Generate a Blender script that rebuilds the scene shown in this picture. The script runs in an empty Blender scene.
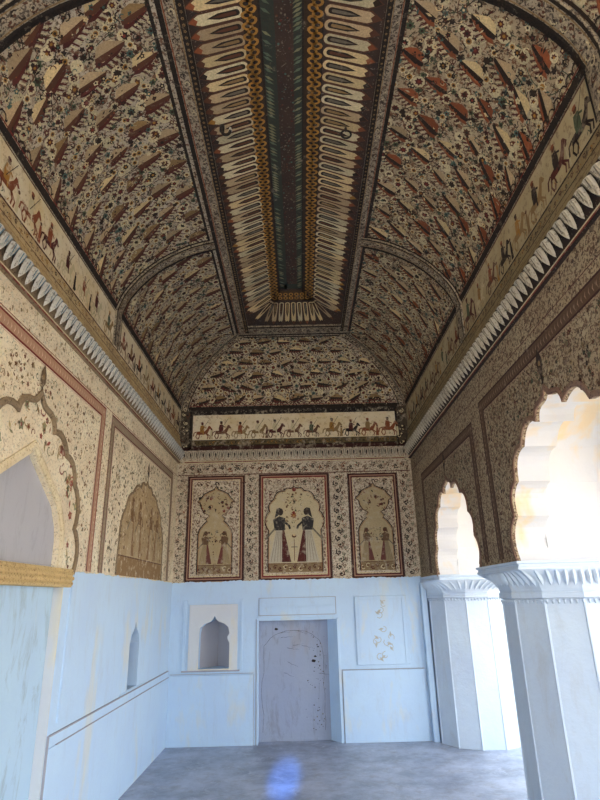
import bpy, bmesh, math, random
from mathutils import Vector, Matrix, geometry
random.seed(7)
PI = math.pi
S = bpy.context.scene
COL = S.collection
# ------------------------------------------------------------------ camera
cam_d = bpy.data.cameras.new('camera'); cam = bpy.data.objects.new('camera', cam_d); COL.objects.link(cam)
right = Vector((0.99972767, 0.00292208, -0.02315291)); up = Vector((0.02279221, -0.33529992, 0.9418357)); fwd = Vector((0.00501105, 0.94210691, 0.33527521))
m = Matrix((right, up, -fwd)).transposed().to_4x4(); m.translation = (0, 0, 1.6)
cam.matrix_world = m
cam_d.sensor_fit = 'VERTICAL'; cam_d.sensor_height = 24; cam_d.lens = 24 * 555.37 / 800; cam_d.clip_start = 0.02; cam_d.clip_end = 300
S.camera = cam
# ------------------------------------------------------------------ sky, sun, exposure
W = bpy.data.worlds.new('sky'); S.world = W; W.use_nodes = True
wn = W.node_tree.nodes; wl = W.node_tree.links
bgn = wn['Background']
geo = wn.new('ShaderNodeTexCoord'); sep = wn.new('ShaderNodeSeparateXYZ'); rmp = wn.new('ShaderNodeValToRGB')
wl.new(geo.outputs['Generated'], sep.inputs[0]); wl.new(sep.outputs['Z'], rmp.inputs[0]); wl.new(rmp.outputs[0], bgn.inputs[0])
rmp.color_ramp.elements[0].position = 0.0; rmp.color_ramp.elements[0].color = (0.95, 0.96, 1.0, 1)
rmp.color_ramp.elements[1].position = 0.8; rmp.color_ramp.elements[1].color = (0.72, 0.84, 1.0, 1)
bgn.inputs[1].default_value = 2.7
sd = bpy.data.lights.new('sun', 'SUN'); sun = bpy.data.objects.new('sun', sd); COL.objects.link(sun)
sd.energy = 14.0; sd.angle = math.radians(0.6); sd.color = (1.0, 0.93, 0.82)
sun.location = (-8, -6, 12)
sun.rotation_euler = Vector((0.42, 0.15, -1.0)).to_track_quat('-Z', 'Y').to_euler()
def portal(loc, look, sx, sy):
    l = bpy.data.lights.new('daylight_opening', 'AREA'); l.shape = 'RECTANGLE'; l.size = sx; l.size_y = sy
    l.cycles.is_portal = True
    o = bpy.data.objects.new('daylight_opening', l); COL.objects.link(o); o.location = loc
    o.rotation_euler = Vector(look).to_track_quat('-Z', 'Z').to_euler()
for yc in (5.7, 3.2, 0.7, -1.8):
    portal((2.66, yc, 1.4), (-1, 0, 0), 1.7, 2.75)
portal((0, -3.1, 2.0), (0, 1, 0), 3.3, 4.6)
S.view_settings.view_transform = 'Standard'; S.view_settings.look = 'None'; S.view_settings.gamma = 1
S.view_settings.use_curve_mapping = False
S.view_settings.exposure = 0.95
bm_ = bpy.data.lights.new('blue_patch_spot', 'SPOT'); bmo = bpy.data.objects.new('blue_patch_spot', bm_); COL.objects.link(bmo)  # spot lamp added to throw the blue patch on the floor
bm_.energy = 12000; bm_.color = (.04, .26, 1.0); bm_.spot_size = math.radians(2.2); bm_.spot_blend = .7; bm_.shadow_soft_size = .05
bmo.location = (-.45, -2.9, 1.95); bmo.rotation_euler = (Vector((-.20, 6.10, 0)) - Vector(bmo.location)).to_track_quat('-Z', 'Y').to_euler()

# ------------------------------------------------------------------ dimensions
D = 7.406; XL = -1.637; XR = 1.524; YB = -3.0
ZP = 1.806          # top of the limewash
ZC0, ZC1 = 3.385, 3.50   # leaf cornice
ZB = 3.76           # foot of the side friezes
ZS = 4.11           # springing of the vault
ZT = 4.84           # flat strip
HW = 0.13

# ------------------------------------------------------------------ materials
def mat(name):
    m = bpy.data.materials.new(name); m.use_nodes = True
    return m, m.node_tree.nodes, m.node_tree.links, m.node_tree.nodes['Principled BSDF']
def noise(n, l, pos, scale, detail=4, rough=.6, dist=0.0, vec_scale=None):
    t = n.new('ShaderNodeTexNoise'); t.inputs['Scale'].default_value = scale; t.inputs['Detail'].default_value = detail
    t.inputs['Roughness'].default_value = rough; t.inputs['Distortion'].default_value = dist
    if vec_scale:
        mp = n.new('ShaderNodeMapping'); mp.inputs['Scale'].default_value = vec_scale; l.new(pos, mp.inputs[0]); l.new(mp.outputs[0], t.inputs['Vector'])
    else: l.new(pos, t.inputs['Vector'])
    return t.outputs[0]
def thr(n, l, src, a, b, hi=1.0, inv=False):
    r = n.new('ShaderNodeMapRange'); r.inputs['From Min'].default_value = a; r.inputs['From Max'].default_value = b
    r.inputs['To Min'].default_value = hi if inv else 0; r.inputs['To Max'].default_value = 0 if inv else hi
    l.new(src, r.inputs[0]); return r.outputs[0]
def mixc(n, l, fac, a, b, mode='MIX'):
    x = n.new('ShaderNodeMix'); x.data_type = 'RGBA'; x.blend_type = mode
    for s, v in ((x.inputs[6], a), (x.inputs[7], b)):
        if isinstance(v, tuple): s.default_value = (*v[:3], 1)
        else: l.new(v, s)
    if isinstance(fac, (int, float)): x.inputs[0].default_value = fac
    else: l.new(fac, x.inputs[0])
    return x.outputs[2]
def bump(n, l, b, h, strength=.3, dist=.01):
    u = n.new('ShaderNodeBump'); u.inputs['Strength'].default_value = strength; u.inputs['Distance'].default_value = dist
    l.new(h, u.inputs['Height']); l.new(u.outputs[0], b.inputs['Normal'])
def plaster(name, c1, c2, fleck=(.1, .05, .03), amt=.5, fs=60, rough=.9, fleck2=None, t0=.56):
    m, n, l, b = mat(name)
    p = n.new('ShaderNodeNewGeometry').outputs['Position']
    c = mixc(n, l, thr(n, l, noise(n, l, p, 2.5, 6, .7), .35, .65), c1, c2)
    c = mixc(n, l, thr(n, l, noise(n, l, p, fs, 3, .7), t0, t0 + .06, amt), c, fleck)
    if fleck2: c = mixc(n, l, thr(n, l, noise(n, l, p, fs * .55, 3, .7, 1.0), t0 + .02, t0 + .07, amt), c, fleck2)
    l.new(c, b.inputs['Base Color']); b.inputs['Roughness'].default_value = rough
    bump(n, l, b, noise(n, l, p, 45, 5, .7), .35, .006)
    return m
def pigment(name, ground, wear=.55, fine=.5, t0=.52, dark=1.0):
    m, n, l, b = mat(name)
    p = n.new('ShaderNodeNewGeometry').outputs['Position']
    a = n.new('ShaderNodeAttribute'); a.attribute_name = 'Col'
    w = thr(n, l, noise(n, l, p, 14, 7, .75), t0, t0 + .12, wear)
    c = mixc(n, l, w, a.outputs['Color'], ground)
    k = thr(n, l, noise(n, l, p, 90, 3, .7), .35, .7, fine)
    c = mixc(n, l, k, c, mixc(n, l, .5, c, (.06, .035, .02)))
    l.new(c, b.inputs['Base Color']); b.inputs['Roughness'].default_value = .88
    return m
def limewash(name, base, stain=.8, st0=.60, streak=.35, gr=(.42, .42, .42), rough=.75, ycol=(.80, .70, .48)):
    m, n, l, b = mat(name)
    p = n.new('ShaderNodeNewGeometry').outputs['Position']
    c = mixc(n, l, thr(n, l, noise(n, l, p, 1.6, 5, .6), .3, .7), base, tuple(x * .9 for x in base[:2]) + (base[2] * .96,))
    c = mixc(n, l, thr(n, l, noise(n, l, p, 1.0, 4, .6, .3, (2.6, 2.6, .9)), st0, st0 + .10, stain), c, ycol)
    c = mixc(n, l, thr(n, l, noise(n, l, p, 3.2, 8, .75, .6, (3, 3, .8)), .52, .75, streak), c, gr)
    c = mixc(n, l, thr(n, l, noise(n, l, p, 26, 6, .8), .62, .72, .25), c, gr)
    l.new(c, b.inputs['Base Color']); b.inputs['Roughness'].default_value = rough
    bump(n, l, b, noise(n, l, p, 9, 6, .65), .25, .02)
    return m
def plain(name, c, rough=.8, metal=0):
    m, n, l, b = mat(name); p = n.new('ShaderNodeNewGeometry').outputs['Position']
    l.new(mixc(n, l, thr(n, l, noise(n, l, p, 30, 5, .7), .4, .7), c, tuple(x * .7 for x in c)), b.inputs['Base Color'])
    b.inputs['Roughness'].default_value = rough; b.inputs['Metallic'].default_value = metal
    return m
M = {}
M['lime'] = limewash('limewash_blue_white', (.56, .74, .90), .40, .58, .28)
M['lime_pier'] = limewash('limewash_pier', (.64, .75, .84), .15, .68, .35, (.46, .46, .44))
M['lime_old'] = limewash('limewash_streaked', (.50, .68, .81), .35, .60, .95, (.26, .33, .34))
M['soffit'] = limewash('arch_soffit_white', (.74, .74, .72), .75, .53, .12, (.6, .6, .6), .8, (.82, .62, .34))
M['yellowed'] = limewash('limewash_yellowed', (.70, .73, .72), .8, .48, .2, (.5,.5,.48), .8, (.76, .68, .48))
M['grey_plaster'] = limewash('grey_cement_plaster', (.40, .40, .43), .12, .62, .3, (.25, .24, .24), .9)
M['door_plaster'] = limewash('blocked_door_plaster', (.36, .41, .50), .35, .58, .75, (.20, .19, .18), .85, (.36, .30, .24))
M['wallL'] = plaster('painted_plaster_left', (.86, .77, .56), (.70, .58, .40), (.26, .15, .08), .55, 70, fleck2=(.34, .40, .33))
M['wallR'] = plaster('painted_plaster_right', (.46, .37, .23), (.34, .25, .15), (.05, .025, .015), .85, 55, fleck2=(.12, .06, .035), t0=.52)  # browner paint, with the backlit wall's shade also put into the colour
M['wallB'] = plaster('painted_plaster_back', (.66, .57, .42), (.50, .41, .29), (.05, .03, .02), .8, 60, fleck2=(.25, .12, .08), t0=.54)
M['vault'] = plaster('vault_plaster', (.55, .47, .35), (.38, .31, .21), (.04, .02, .012), .9, 48, fleck2=(.16, .07, .035), t0=.52)
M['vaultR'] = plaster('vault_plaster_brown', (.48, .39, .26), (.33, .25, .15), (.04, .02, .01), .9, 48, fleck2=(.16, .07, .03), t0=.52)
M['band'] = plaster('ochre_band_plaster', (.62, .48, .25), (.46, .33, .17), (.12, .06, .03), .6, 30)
M['bandR'] = plaster('ochre_band_plaster_right', (.36, .28, .14), (.26, .19, .09), (.08, .04, .02), .7, 30)  # left band darkened: shade of the backlit side put into the colour
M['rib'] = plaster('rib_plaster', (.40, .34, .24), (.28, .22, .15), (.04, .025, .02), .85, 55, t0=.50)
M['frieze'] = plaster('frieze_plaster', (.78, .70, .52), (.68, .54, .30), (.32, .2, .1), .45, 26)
M['friezeR'] = plaster('frieze_plaster_right', (.52, .44, .27), (.40, .31, .16), (.16, .09, .05), .5, 22)  # darker than the left frieze, backlit shade included in the colour
M['dark'] = plaster('black_brown_ground', (.030, .018, .014), (.055, .03, .02), (.35, .3, .24), .5, 60, t0=.62)
M['leaf'] = plaster('moulded_leaf_plaster', (.60, .58, .50), (.48, .46, .40), (.12, .10, .08), .6, 50)
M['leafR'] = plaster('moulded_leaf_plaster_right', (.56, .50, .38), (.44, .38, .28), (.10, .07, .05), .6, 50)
M['gold_pale'] = plaster('pale_gold_rim', (.78, .68, .46), (.64, .52, .32), (.3, .2, .1), .6, 60)
M['gold'] = plaster('gilded_relief', (.62, .45, .20), (.50, .36, .16), (.22, .12, .05), .6, 60)
M['pig'] = pigment('mural_pigment', (.56, .48, .35), .6, .5)
M['pigL'] = pigment('mural_pigment_left', (.82, .72, .52), .6, .3, .53)
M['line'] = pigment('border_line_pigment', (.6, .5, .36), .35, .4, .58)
M['pigR'] = pigment('mural_pigment_right', (.38, .29, .2), .6, .6)  # ground darkened like the backlit right wall it sits on
M['pigV'] = pigment('vault_pigment', (.52, .42, .29), .5, .85, .58)
M['brown'] = plaster('brown_moulding', (.30, .22, .13), (.20, .14, .08), (.06, .03, .02), .6, 50)
M['maroon'] = plaster('maroon_moulding', (.20, .10, .07), (.26, .17, .11), (.05, .02, .02), .6, 50)
M['grey_light'] = limewash('grey_lunette_plaster', (.46, .46, .47), .1, .65, .6, (.26, .25, .25), .9)
M['iron'] = plain('rusty_iron', (.035, .028, .025), .6, .6)
M['ground'] = plain('courtyard_stone', (.56, .46, .34), .9)
def floor_mat():
    m, n, l, b = mat('polished_cement_floor')
    p = n.new('ShaderNodeNewGeometry').outputs['Position']
    c = mixc(n, l, thr(n, l, noise(n, l, p, 1.6, 9, .75), .40, .60), (.22, .25, .33), (.42, .46, .56))
    c = mixc(n, l, thr(n, l, noise(n, l, p, 7, 8, .75), .5, .7, .6), c, (.20, .17, .15))
    c = mixc(n, l, thr(n, l, noise(n, l, p, 3, 8, .8, 1.0), .55, .66, .6), c, (.58, .60, .66))
    l.new(c, b.inputs['Base Color'])
    l.new(thr(n, l, noise(n, l, p, 5, 6, .7), .3, .7, 1), b.inputs['Roughness'])
    r = n.new('ShaderNodeMapRange'); r.inputs['To Min'].default_value = .22; r.inputs['To Max'].default_value = .5
    l.new(noise(n, l, p, 6, 6, .7), r.inputs[0]); l.new(r.outputs[0], b.inputs['Roughness'])
    bump(n, l, b, noise(n, l, p, 12, 5, .6), .12, .01)
    return m
M['floor'] = floor_mat()

# ------------------------------------------------------------------ object helpers
def link(name, me, parent=None, loc=None):
    o = bpy.data.objects.new(name, me); COL.objects.link(o)
    vs = me.vertices
    if vs:
        xs = [v.co.x for v in vs]; ys = [v.co.y for v in vs]; zs = [v.co.z for v in vs]
        c = Vector(((min(xs) + max(xs)) / 2, (min(ys) + max(ys)) / 2, min(zs)))
        me.transform(Matrix.Translation(-c)); o.location = c
    if parent is not None:
        o.parent = parent; w = world_of(parent); o.location = o.location - w
    return o
def world_of(o):
    v = Vector(o.location)
    while o.parent: o = o.parent; v += Vector(o.location)
    return v
def tag(o, label, cat, group=None):
    o['label'] = label; o['category'] = cat
    if group: o['group'] = group
    return o
def struct(o, label=None):
    o['kind'] = 'structure'
    if label: o['label'] = label
    return o
def empty(name, loc):
    o = bpy.data.objects.new(name, None); COL.objects.link(o); o.location = loc; o.empty_display_size = .1
    return o
def mesh(name, verts, faces, m, parent=None, smooth=False):
    me = bpy.data.meshes.new(name); me.from_pydata([tuple(v) for v in verts], [], faces); me.materials.append(M[m]); me.update()
    if smooth: me.shade_smooth()
    return link(name, me, parent)
class MB:
    def __init__(s): s.v = []; s.f = []
    def add(s, vs, fs):
        b = len(s.v); s.v += [tuple(x) for x in vs]; s.f += [tuple(i + b for i in f) for f in fs]; return s
    def box(s, x0, x1, y0, y1, z0, z1):
        return s.add([(x0,y0,z0),(x1,y0,z0),(x1,y1,z0),(x0,y1,z0),(x0,y0,z1),(x1,y0,z1),(x1,y1,z1),(x0,y1,z1)],
                     [(0,3,2,1),(4,5,6,7),(0,1,5,4),(1,2,6,5),(2,3,7,6),(3,0,4,7)])
    def grid(s, rows, closed=False):
        n = len(rows[0]); vs = [p for r in rows for p in r]; fs = []
        for i in range(len(rows) - 1):
            for j in range(n if closed else n - 1):
                k = (j + 1) % n; fs.append((i*n+j, i*n+k, (i+1)*n+k, (i+1)*n+j))
        return s.add(vs, fs)
    def slab(s, outer, holes, to3, n, t):
        """plate of thickness t cut by holes; to3 maps (u,v,depth) to space"""
        loops = [outer] + holes
        tri = geometry.tessellate_polygon([[Vector((a, b, 0)) for a, b in lp] for lp in loops])
        flat = [p for lp in loops for p in lp]; k = len(flat)
        vs = [to3(a, b, 0) for a, b in flat] + [to3(a, b, t) for a, b in flat]
        fs = [tuple(x) for x in tri] + [tuple(i + k for i in reversed(x)) for x in tri]
        o = 0
        for lp in loops:
            L = len(lp)
            for i in range(L):
                j = (i + 1) % L; fs.append((o+i, o+j, o+j+k, o+i+k))
            o += L
        return s.add(vs, fs)
    def build(s, name, m, parent=None, smooth=False, fix=True):
        me = bpy.data.meshes.new(name); me.from_pydata(s.v, [], s.f); me.materials.append(M[m]); me.update()
        if fix:
            bm = bmesh.new(); bm.from_mesh(me); bmesh.ops.remove_doubles(bm, verts=bm.verts, dist=1e-5)
            bmesh.ops.recalc_face_normals(bm, faces=bm.faces); bm.to_mesh(me); bm.free()
        if smooth: me.shade_smooth()
        return link(name, me, parent)
def bevel(o, w=.006, seg=2):
    b = o.modifiers.new('bevel', 'BEVEL'); b.width = w; b.segments = seg; b.limit_method = 'ANGLE'; b.angle_limit = math.radians(40)
    return o

# ------------------------------------------------------------------ vault profile
PR = [(0, 4.11), (.03, 4.22), (.08, 4.32), (.16, 4.43), (.25, 4.53), (.36, 4.625), (.50, 4.71), (.62, 4.77), (.74, 4.81), (.87, 4.84)]
arc = [0]
for i in range(1, len(PR)): arc.append(arc[-1] + math.dist(PR[i], PR[i-1]))
AL = arc[-1]
def prof(v):
    v = max(-.2, min(AL, v))
    for i in range(1, len(PR)):
        if v <= arc[i] or i == len(PR) - 1:
            f = (v - arc[i-1]) / (arc[i] - arc[i-1]); a, b = PR[i-1], PR[i]
            t = a[0] + f * (b[0] - a[0]); z = a[1] + f * (b[1] - a[1]); L = arc[i] - arc[i-1]
            return t, z, (b[1] - a[1]) / L, (b[0] - a[0]) / L    # inward normal = (nt, -nz)
def map_left(u, v, d=0): t, z, nt, nz = prof(v); return (XL + t + nt * d, u, z - nz * d)
def map_right(u, v, d=0): t, z, nt, nz = prof(v); return (XR - t - nt * d, u, z - nz * d)
def map_back(u, v, d=0): t, z, nt, nz = prof(v); return (u, D - t - nt * d, z - nz * d)
def wl_(u, v, d=0): return (XL + d, u, v)       # left wall
def wr_(u, v, d=0): return (XR - d, u, v)
def wb_(u, v, d=0): return (u, D - d, v)
def flat_(u, v, d=0): return (u, v, ZT - d)     # ceiling strip (x,y)

# ------------------------------------------------------------------ painting helper
def lin(c):
    return tuple((x / 12.92 if x <= .04045 else ((x + .055) / 1.055) ** 2.4) for x in c)
def rgb(h): return lin(tuple(int(h[i:i+2], 16) / 255 for i in (0, 2, 4)))
CR = rgb('d8bf8c'); CR2 = rgb('b9a07a'); WH = rgb('d2c49c'); MA = rgb('521c18'); BR = rgb('5a3420'); SI = rgb('8a4a28'); DK = rgb('20140f'); BK = rgb('120c0a')
OC = rgb('a87830'); GR = rgb('46543c'); TE = rgb('44625a'); RD = rgb('7c2a20'); GY = rgb('6e6656'); TN = rgb('92764c'); PK = rgb('b08468'); BL = rgb('5c7c8c')
def jit(c, a=.15):
    k = 1 + random.uniform(-a, a); return tuple(x * k for x in c)
class Paint:
    def __init__(s, mp, base=.0015, clip=None, seg=.12):
        s.mp = mp; s.base = base; s.v = []; s.f = []; s.c = []; s.clip = clip; s.seg = seg
    def poly(s, pts, col, lay=1):
        if s.clip: pts = [s.clip(*p) for p in pts]
        b = len(s.v); d = s.base + lay * .0006
        s.v += [s.mp(p[0], p[1], d) for p in pts]; s.f.append(tuple(range(b, b + len(pts)))); s.c.append(col)
    def rect(s, u0, v0, u1, v1, col, lay=1):
        nu = max(1, int(abs(u1 - u0) / s.seg)); nv = max(1, int(abs(v1 - v0) / s.seg)) if s.seg < .2 else 1
        for i in range(nu):
            for j in range(nv):
                a, b = u0 + (u1 - u0) * i / nu, u0 + (u1 - u0) * (i + 1) / nu
                c, e = v0 + (v1 - v0) * j / nv, v0 + (v1 - v0) * (j + 1) / nv
                s.poly([(a, c), (b, c), (b, e), (a, e)], col, lay)
    def frame(s, u0, v0, u1, v1, w, col, lay=1):
        s.rect(u0, v0, u1, v0 + w, col, lay); s.rect(u0, v1 - w, u1, v1, col, lay)
        s.rect(u0, v0 + w, u0 + w, v1 - w, col, lay); s.rect(u1 - w, v0 + w, u1, v1 - w, col, lay)
    def stroke(s, pts, w, col, lay=2, taper=False):
        n = len(pts)
        L = []; R_ = []
        for i, p in enumerate(pts):
            a = pts[max(0, i-1)]; b = pts[min(n-1, i+1)]; dx, dy = b[0]-a[0], b[1]-a[1]; q = math.hypot(dx, dy) or 1
            k = w / 2 * ((1 - .8 * i / (n - 1)) if taper else 1)
            L.append((p[0] - dy/q*k, p[1] + dx/q*k)); R_.append((p[0] + dy/q*k, p[1] - dx/q*k))
        for i in range(n - 1): s.poly([R_[i], R_[i+1], L[i+1], L[i]], col, lay)
    def disk(s, u, v, r, col, lay=2, n=8, ry=None, rot=0):
        ry = ry or r; pts = []
        for i in range(n):
            a = 2*PI*i/n; x, y = r*math.cos(a), ry*math.sin(a)
            pts.append((u + x*math.cos(rot) - y*math.sin(rot), v + x*math.sin(rot) + y*math.cos(rot)))
        s.poly(pts, col, lay)
    def flower(s, u, v, r, col, cc, n=6, lay=3):
        a0 = random.random() * 6
        pts = []
        for i in range(n * 2):
            a = a0 + PI * i / n; k = r if i % 2 == 0 else r * .62
            pts.append((u + k * math.cos(a), v + k * math.sin(a)))
        s.poly(pts, col, lay); s.disk(u, v, r * .35, cc, lay + 1, 6)
    def leaf(s, u, v, ang, L, w, col, lay=2):
        c, n = math.cos(ang), math.sin(ang)
        f = lambda x, y: (u + x*c - y*n, v + x*n + y*c)
        s.poly([f(0, 0), f(L*.4, -w/2), f(L, 0), f(L*.45, w/2)], col, lay)
    def curl(s, u, v, r, a0, sweep, w, col, lay=2, n=6):
        s.stroke([(u + r*(1 - .5*i/n)*math.cos(a0 + sweep*i/n), v + r*(1 - .5*i/n)*math.sin(a0 + sweep*i/n)) for i in range(n+1)], w, col, lay)
    def scroll(s, u0, v0, u1, v1, w, cols=(DK, BR, WH), pitch=None, lay=2, dots=True):
        """a running vine with blossoms between (u0,v0) and (u1,v1), band width w"""
        L = math.dist((u0, v0), (u1, v1)); pitch = pitch or w * .9; n = max(2, int(L / pitch)); dx, dy = (u1-u0)/L, (v1-v0)/L
        f = lambda x, y: (u0 + dx*x - dy*y, v0 + dy*x + dx*y)
        for i in range(n):
            x = (i + .5) * L / n; sg = 1 if i % 2 else -1
            p = f(x, sg * w * .08)
            c = jit(random.choice(cols)); s.curl(*p, w*.30, math.atan2(dy, dx) + sg*PI*.2, sg*4.4, w*.10, c, lay)
            if dots: s.disk(*p, w*.11, jit(random.choice(cols[:2])), lay + 1, 6)
            q = f(x + L/n*.45, -sg*w*.24); s.leaf(*q, math.atan2(dy, dx) + sg*.8, w*.34, w*.14, jit(random.choice(cols)), lay)
            q = f(x - L/n*.2, sg*w*.36); s.disk(*q, w*.06, jit(cols[0]), lay, 5)
    def flora(s, u0, v0, u1, v1, dens, size, cols, inside=None, lay=2):
        n = int(abs(u1-u0) * abs(v1-v0) * dens)
        for _ in range(n):
            u = random.uniform(u0, u1); v = random.uniform(v0, v1)
            if inside and not inside(u, v): continue
            k = random.random(); z = size * random.uniform(.6, 1.2); c = jit(random.choice(cols), .25)
            if k < .28: s.flower(u, v, z * .5, c, jit(random.choice(cols), .2), 5, lay)
            elif k < .62: s.leaf(u, v, random.random()*6.3, z, z*.32, c, lay)
            elif k < .85: s.curl(u, v, z*.55, random.random()*6.3, random.choice((-4, 4)), z*.14, c, lay)
            else: s.disk(u, v, z*.2, c, lay, 5)
    def build(s, name, m, parent=None):
        me = bpy.data.meshes.new(name); me.from_pydata(s.v, [], s.f); me.materials.append(M[m])
        at = me.color_attributes.new('Col', 'FLOAT_COLOR', 'CORNER'); buf = []
        for f, c in zip(s.f, s.c): buf += [c[0], c[1], c[2], 1.0] * len(f)
        at.data.foreach_set('color', buf); me.update()
        return link(name, me, parent)

# ------------------------------------------------------------------ arch outlines
def cusped(cusps, bul=.26, n=7, last=.10, first=1):
    """half outline from the springing (s>0) up to the apex (s=0)"""
    out = []
    for i in range(len(cusps) - 1):
        a, b = cusps[i], cusps[i+1]; dx, dy = b[0]-a[0], b[1]-a[1]; L = math.hypot(dx, dy)
        k = bul if i < len(cusps) - 2 else last
        if i == 0: k = bul * first
        for j in range(n):
            t = j / n; h = 4 * t * (1 - t) * k * L
            if i == len(cusps) - 2: h = k * L * (math.sin(2 * PI * t) * 1.0 + .5 * math.sin(PI * t))
            out.append((a[0] + dx*t + dy/L*h, a[1] + dy*t - dx/L*h))
    out.append(cusps[-1]); return out
def both(c, half):   # closed path left -> apex -> right, in (u, v)
    return [(c - s, z) for s, z in half] + [(c + s, z) for s, z in reversed(half[:-1])]
A1 = cusped([(.85, ZP), (.78, 2.107), (.67, 2.334), (.48, 2.536), (.19, 2.622), (0, 2.775)])
A2 = cusped([(.77, ZP), (.72, 2.08), (.62, 2.30), (.44, 2.50), (.16, 2.60), (0, 2.735)])
WIDE = [(.90, ZP), (.90, 2.1), (.86, 2.35), (.74, 2.58), (.52, 2.78), (.25, 2.92), (0, 3.0)]

# ================================================================== STRUCTURE
# floor and courtyard
struct(MB().box(XL - .3, 2.7, YB - .2, D + .6, -.12, 0).build('floor', 'floor'), 'grey polished cement floor with worn patches')
struct(MB().box(2.7, 60, -50, 60, -.20, -.06).box(-60, XL - .3, -50, 60, -.2, -.06).box(XL - .3, 2.7, -50, YB - .2, -.2, -.06).build('ground', 'ground'), 'pale stone courtyard outside the arcade')

# left wall with its recesses
def rectp(u0, v0, u1, v1): return [(u0, v0), (u1, v0), (u1, v1), (u0, v1)]
LUN = both(3.33, [(.535, 1.83), (.535, 2.0), (.51, 2.09), (.42, 2.22), (.20, 2.36), (.05, 2.455), (0, 2.50)])
LUN = LUN[:]
niche2 = both(5.89, [(.165, .83), (.165, 1.22), (.12, 1.30), (.04, 1.355), (0, 1.42)])
def into_left(u, v, d): return (XL - d, u, v)
wallL = MB().slab(rectp(YB, ZP, D, 4.16), [LUN], into_left, None, .20)
wallL.box(XL - .34, XL - .20, YB, D + .3, ZP, 4.2)
wall_left = struct(wallL.build('wall_left', 'wallL'), 'painted cream upper wall on the left above blue white limewash')
rec_lo = rectp(2.60, .0, 4.03, 1.71)
lo = MB().slab([(YB, 0), (2.60, 0), (2.60, 1.71), (4.03, 1.71), (4.03, 0), (D, 0), (D, ZP), (YB, ZP)], [niche2], into_left, None, .20)
lo.box(XL - .34, XL - .205, YB, D + .3, 0, ZP)
lowL = lo.build('lower_wall', 'lime', wall_left)
def ragged(mp, u0, u1, v, skip=()):     # ragged top edge of the limewash, a skin 5 mm proud
    P = []; n = int((u1 - u0) / .018); k = 0
    for i in range(n + 1):
        k += random.uniform(-.004, .004); k = max(-.006, min(.006, k)); P.append((u0 + (u1-u0)*i/n, v + .012 + k + random.uniform(-.006, .006)))
    mb = MB(); rows = [[mp(u, v - .04, .006) for u, z in P], [mp(u, z, .006) for u, z in P], [mp(u, z + .001, -.001) for u, z in P]]
    return mb.grid(rows)
ragged(wl_, 4.12, D - .01, ZP).build('limewash_edge', 'lime', wall_left, fix=False)
# streaked blind recess under the ledge, yellowed jamb
MB().box(XL - .20, XL - .065, 2.60, 4.03, 0, 1.71).build('recess_back', 'lime_old', wall_left)
MB().box(XL - .065, XL - .001, 4.018, 4.03, 0, 1.71).build('recess_jamb', 'yellowed', wall_left)
MB().box(XL - .20, XL - .035, 2.7, 3.95, 1.80, 2.50).build('lunette_back', 'grey_light', wall_left)
# pilaster lines and dado
MB().box(XL, XL + .012, 4.15, 4.30, .86, ZP).build('pilaster_strip', 'lime', wall_left)
dd = MB()
dd.box(XL, XL + .020, 4.04, D, 0, .735).box(XL, XL + .012, 4.04, D, .735, .80)
bevel(struct(dd.build('trim_1', 'lime'), 'limewashed dado along the left wall'), .004)
tr = MB().box(XL, XL + .016, 4.05, D - .02, .80, .808).box(XL, XL + .0215, 4.15, D - .02, .733, .738).box(XL, XL + .014, 4.032, 4.040, 0, .806)
tr.build('ledge_line', 'grey_plaster', bpy.data.objects['trim_1'])

# back wall
BXL, BXR = XL, XR + .05
def into_back(u, v, d): return (u, D + d, v)
nb_half_l = [(.187, .815), (.187, 1.20), (.175, 1.27), (.13, 1.315), (.05, 1.345), (.02, 1.37), (0, 1.41)]
nb_half_r = [(.187, .815), (.187, 1.10), (.165, 1.14), (.16, 1.17), (.185, 1.21), (.17, 1.28), (.12, 1.32), (.05, 1.345), (.02, 1.37), (0, 1.41)]
NB = [(-1.085 - s, z) for s, z in nb_half_l] + [(-1.085 + s, z) for s, z in reversed(nb_half_r[:-1])]
wall_back = struct(MB().slab(rectp(XL - .2, ZP, 2.75, 4.2), [], into_back, None, .5).build('wall_back', 'wallB'), 'painted upper end wall above blue white limewash')
# door opening: splayed left, x -0.549 .. 0.43, top 1.345
MB().slab([(XL - .2, 0), (-.549, 0), (-.549, 1.34), (.425, 1.34), (.425, 0), (2.75, 0), (2.75, ZP), (XL - .2, ZP)], [NB], into_back, None, .42).build('lower_wall', 'lime', wall_back)
ragged(wb_, XL + .01, XR - .01, ZP).build('limewash_edge', 'lime', wall_back, fix=False)
# raised dado slabs either side of the doorway and frame strips
t2 = MB().box(XL + .02, -.60, D - .018, D, 0, .745)
bevel(struct(t2.build('trim_2', 'lime'), 'limewashed dado left of the blocked doorway'), .004)
t3 = MB().box(.47, 1.46, D - .022, D, 0, .762)
bevel(struct(t3.build('trim_3', 'lime'), 'limewashed dado right of the blocked doorway'), .004)
MB().box(XL + .03, -.60, D - .012, D, .757, .762).build('ledge_line', 'grey_plaster', bpy.data.objects['trim_2'])
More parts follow.
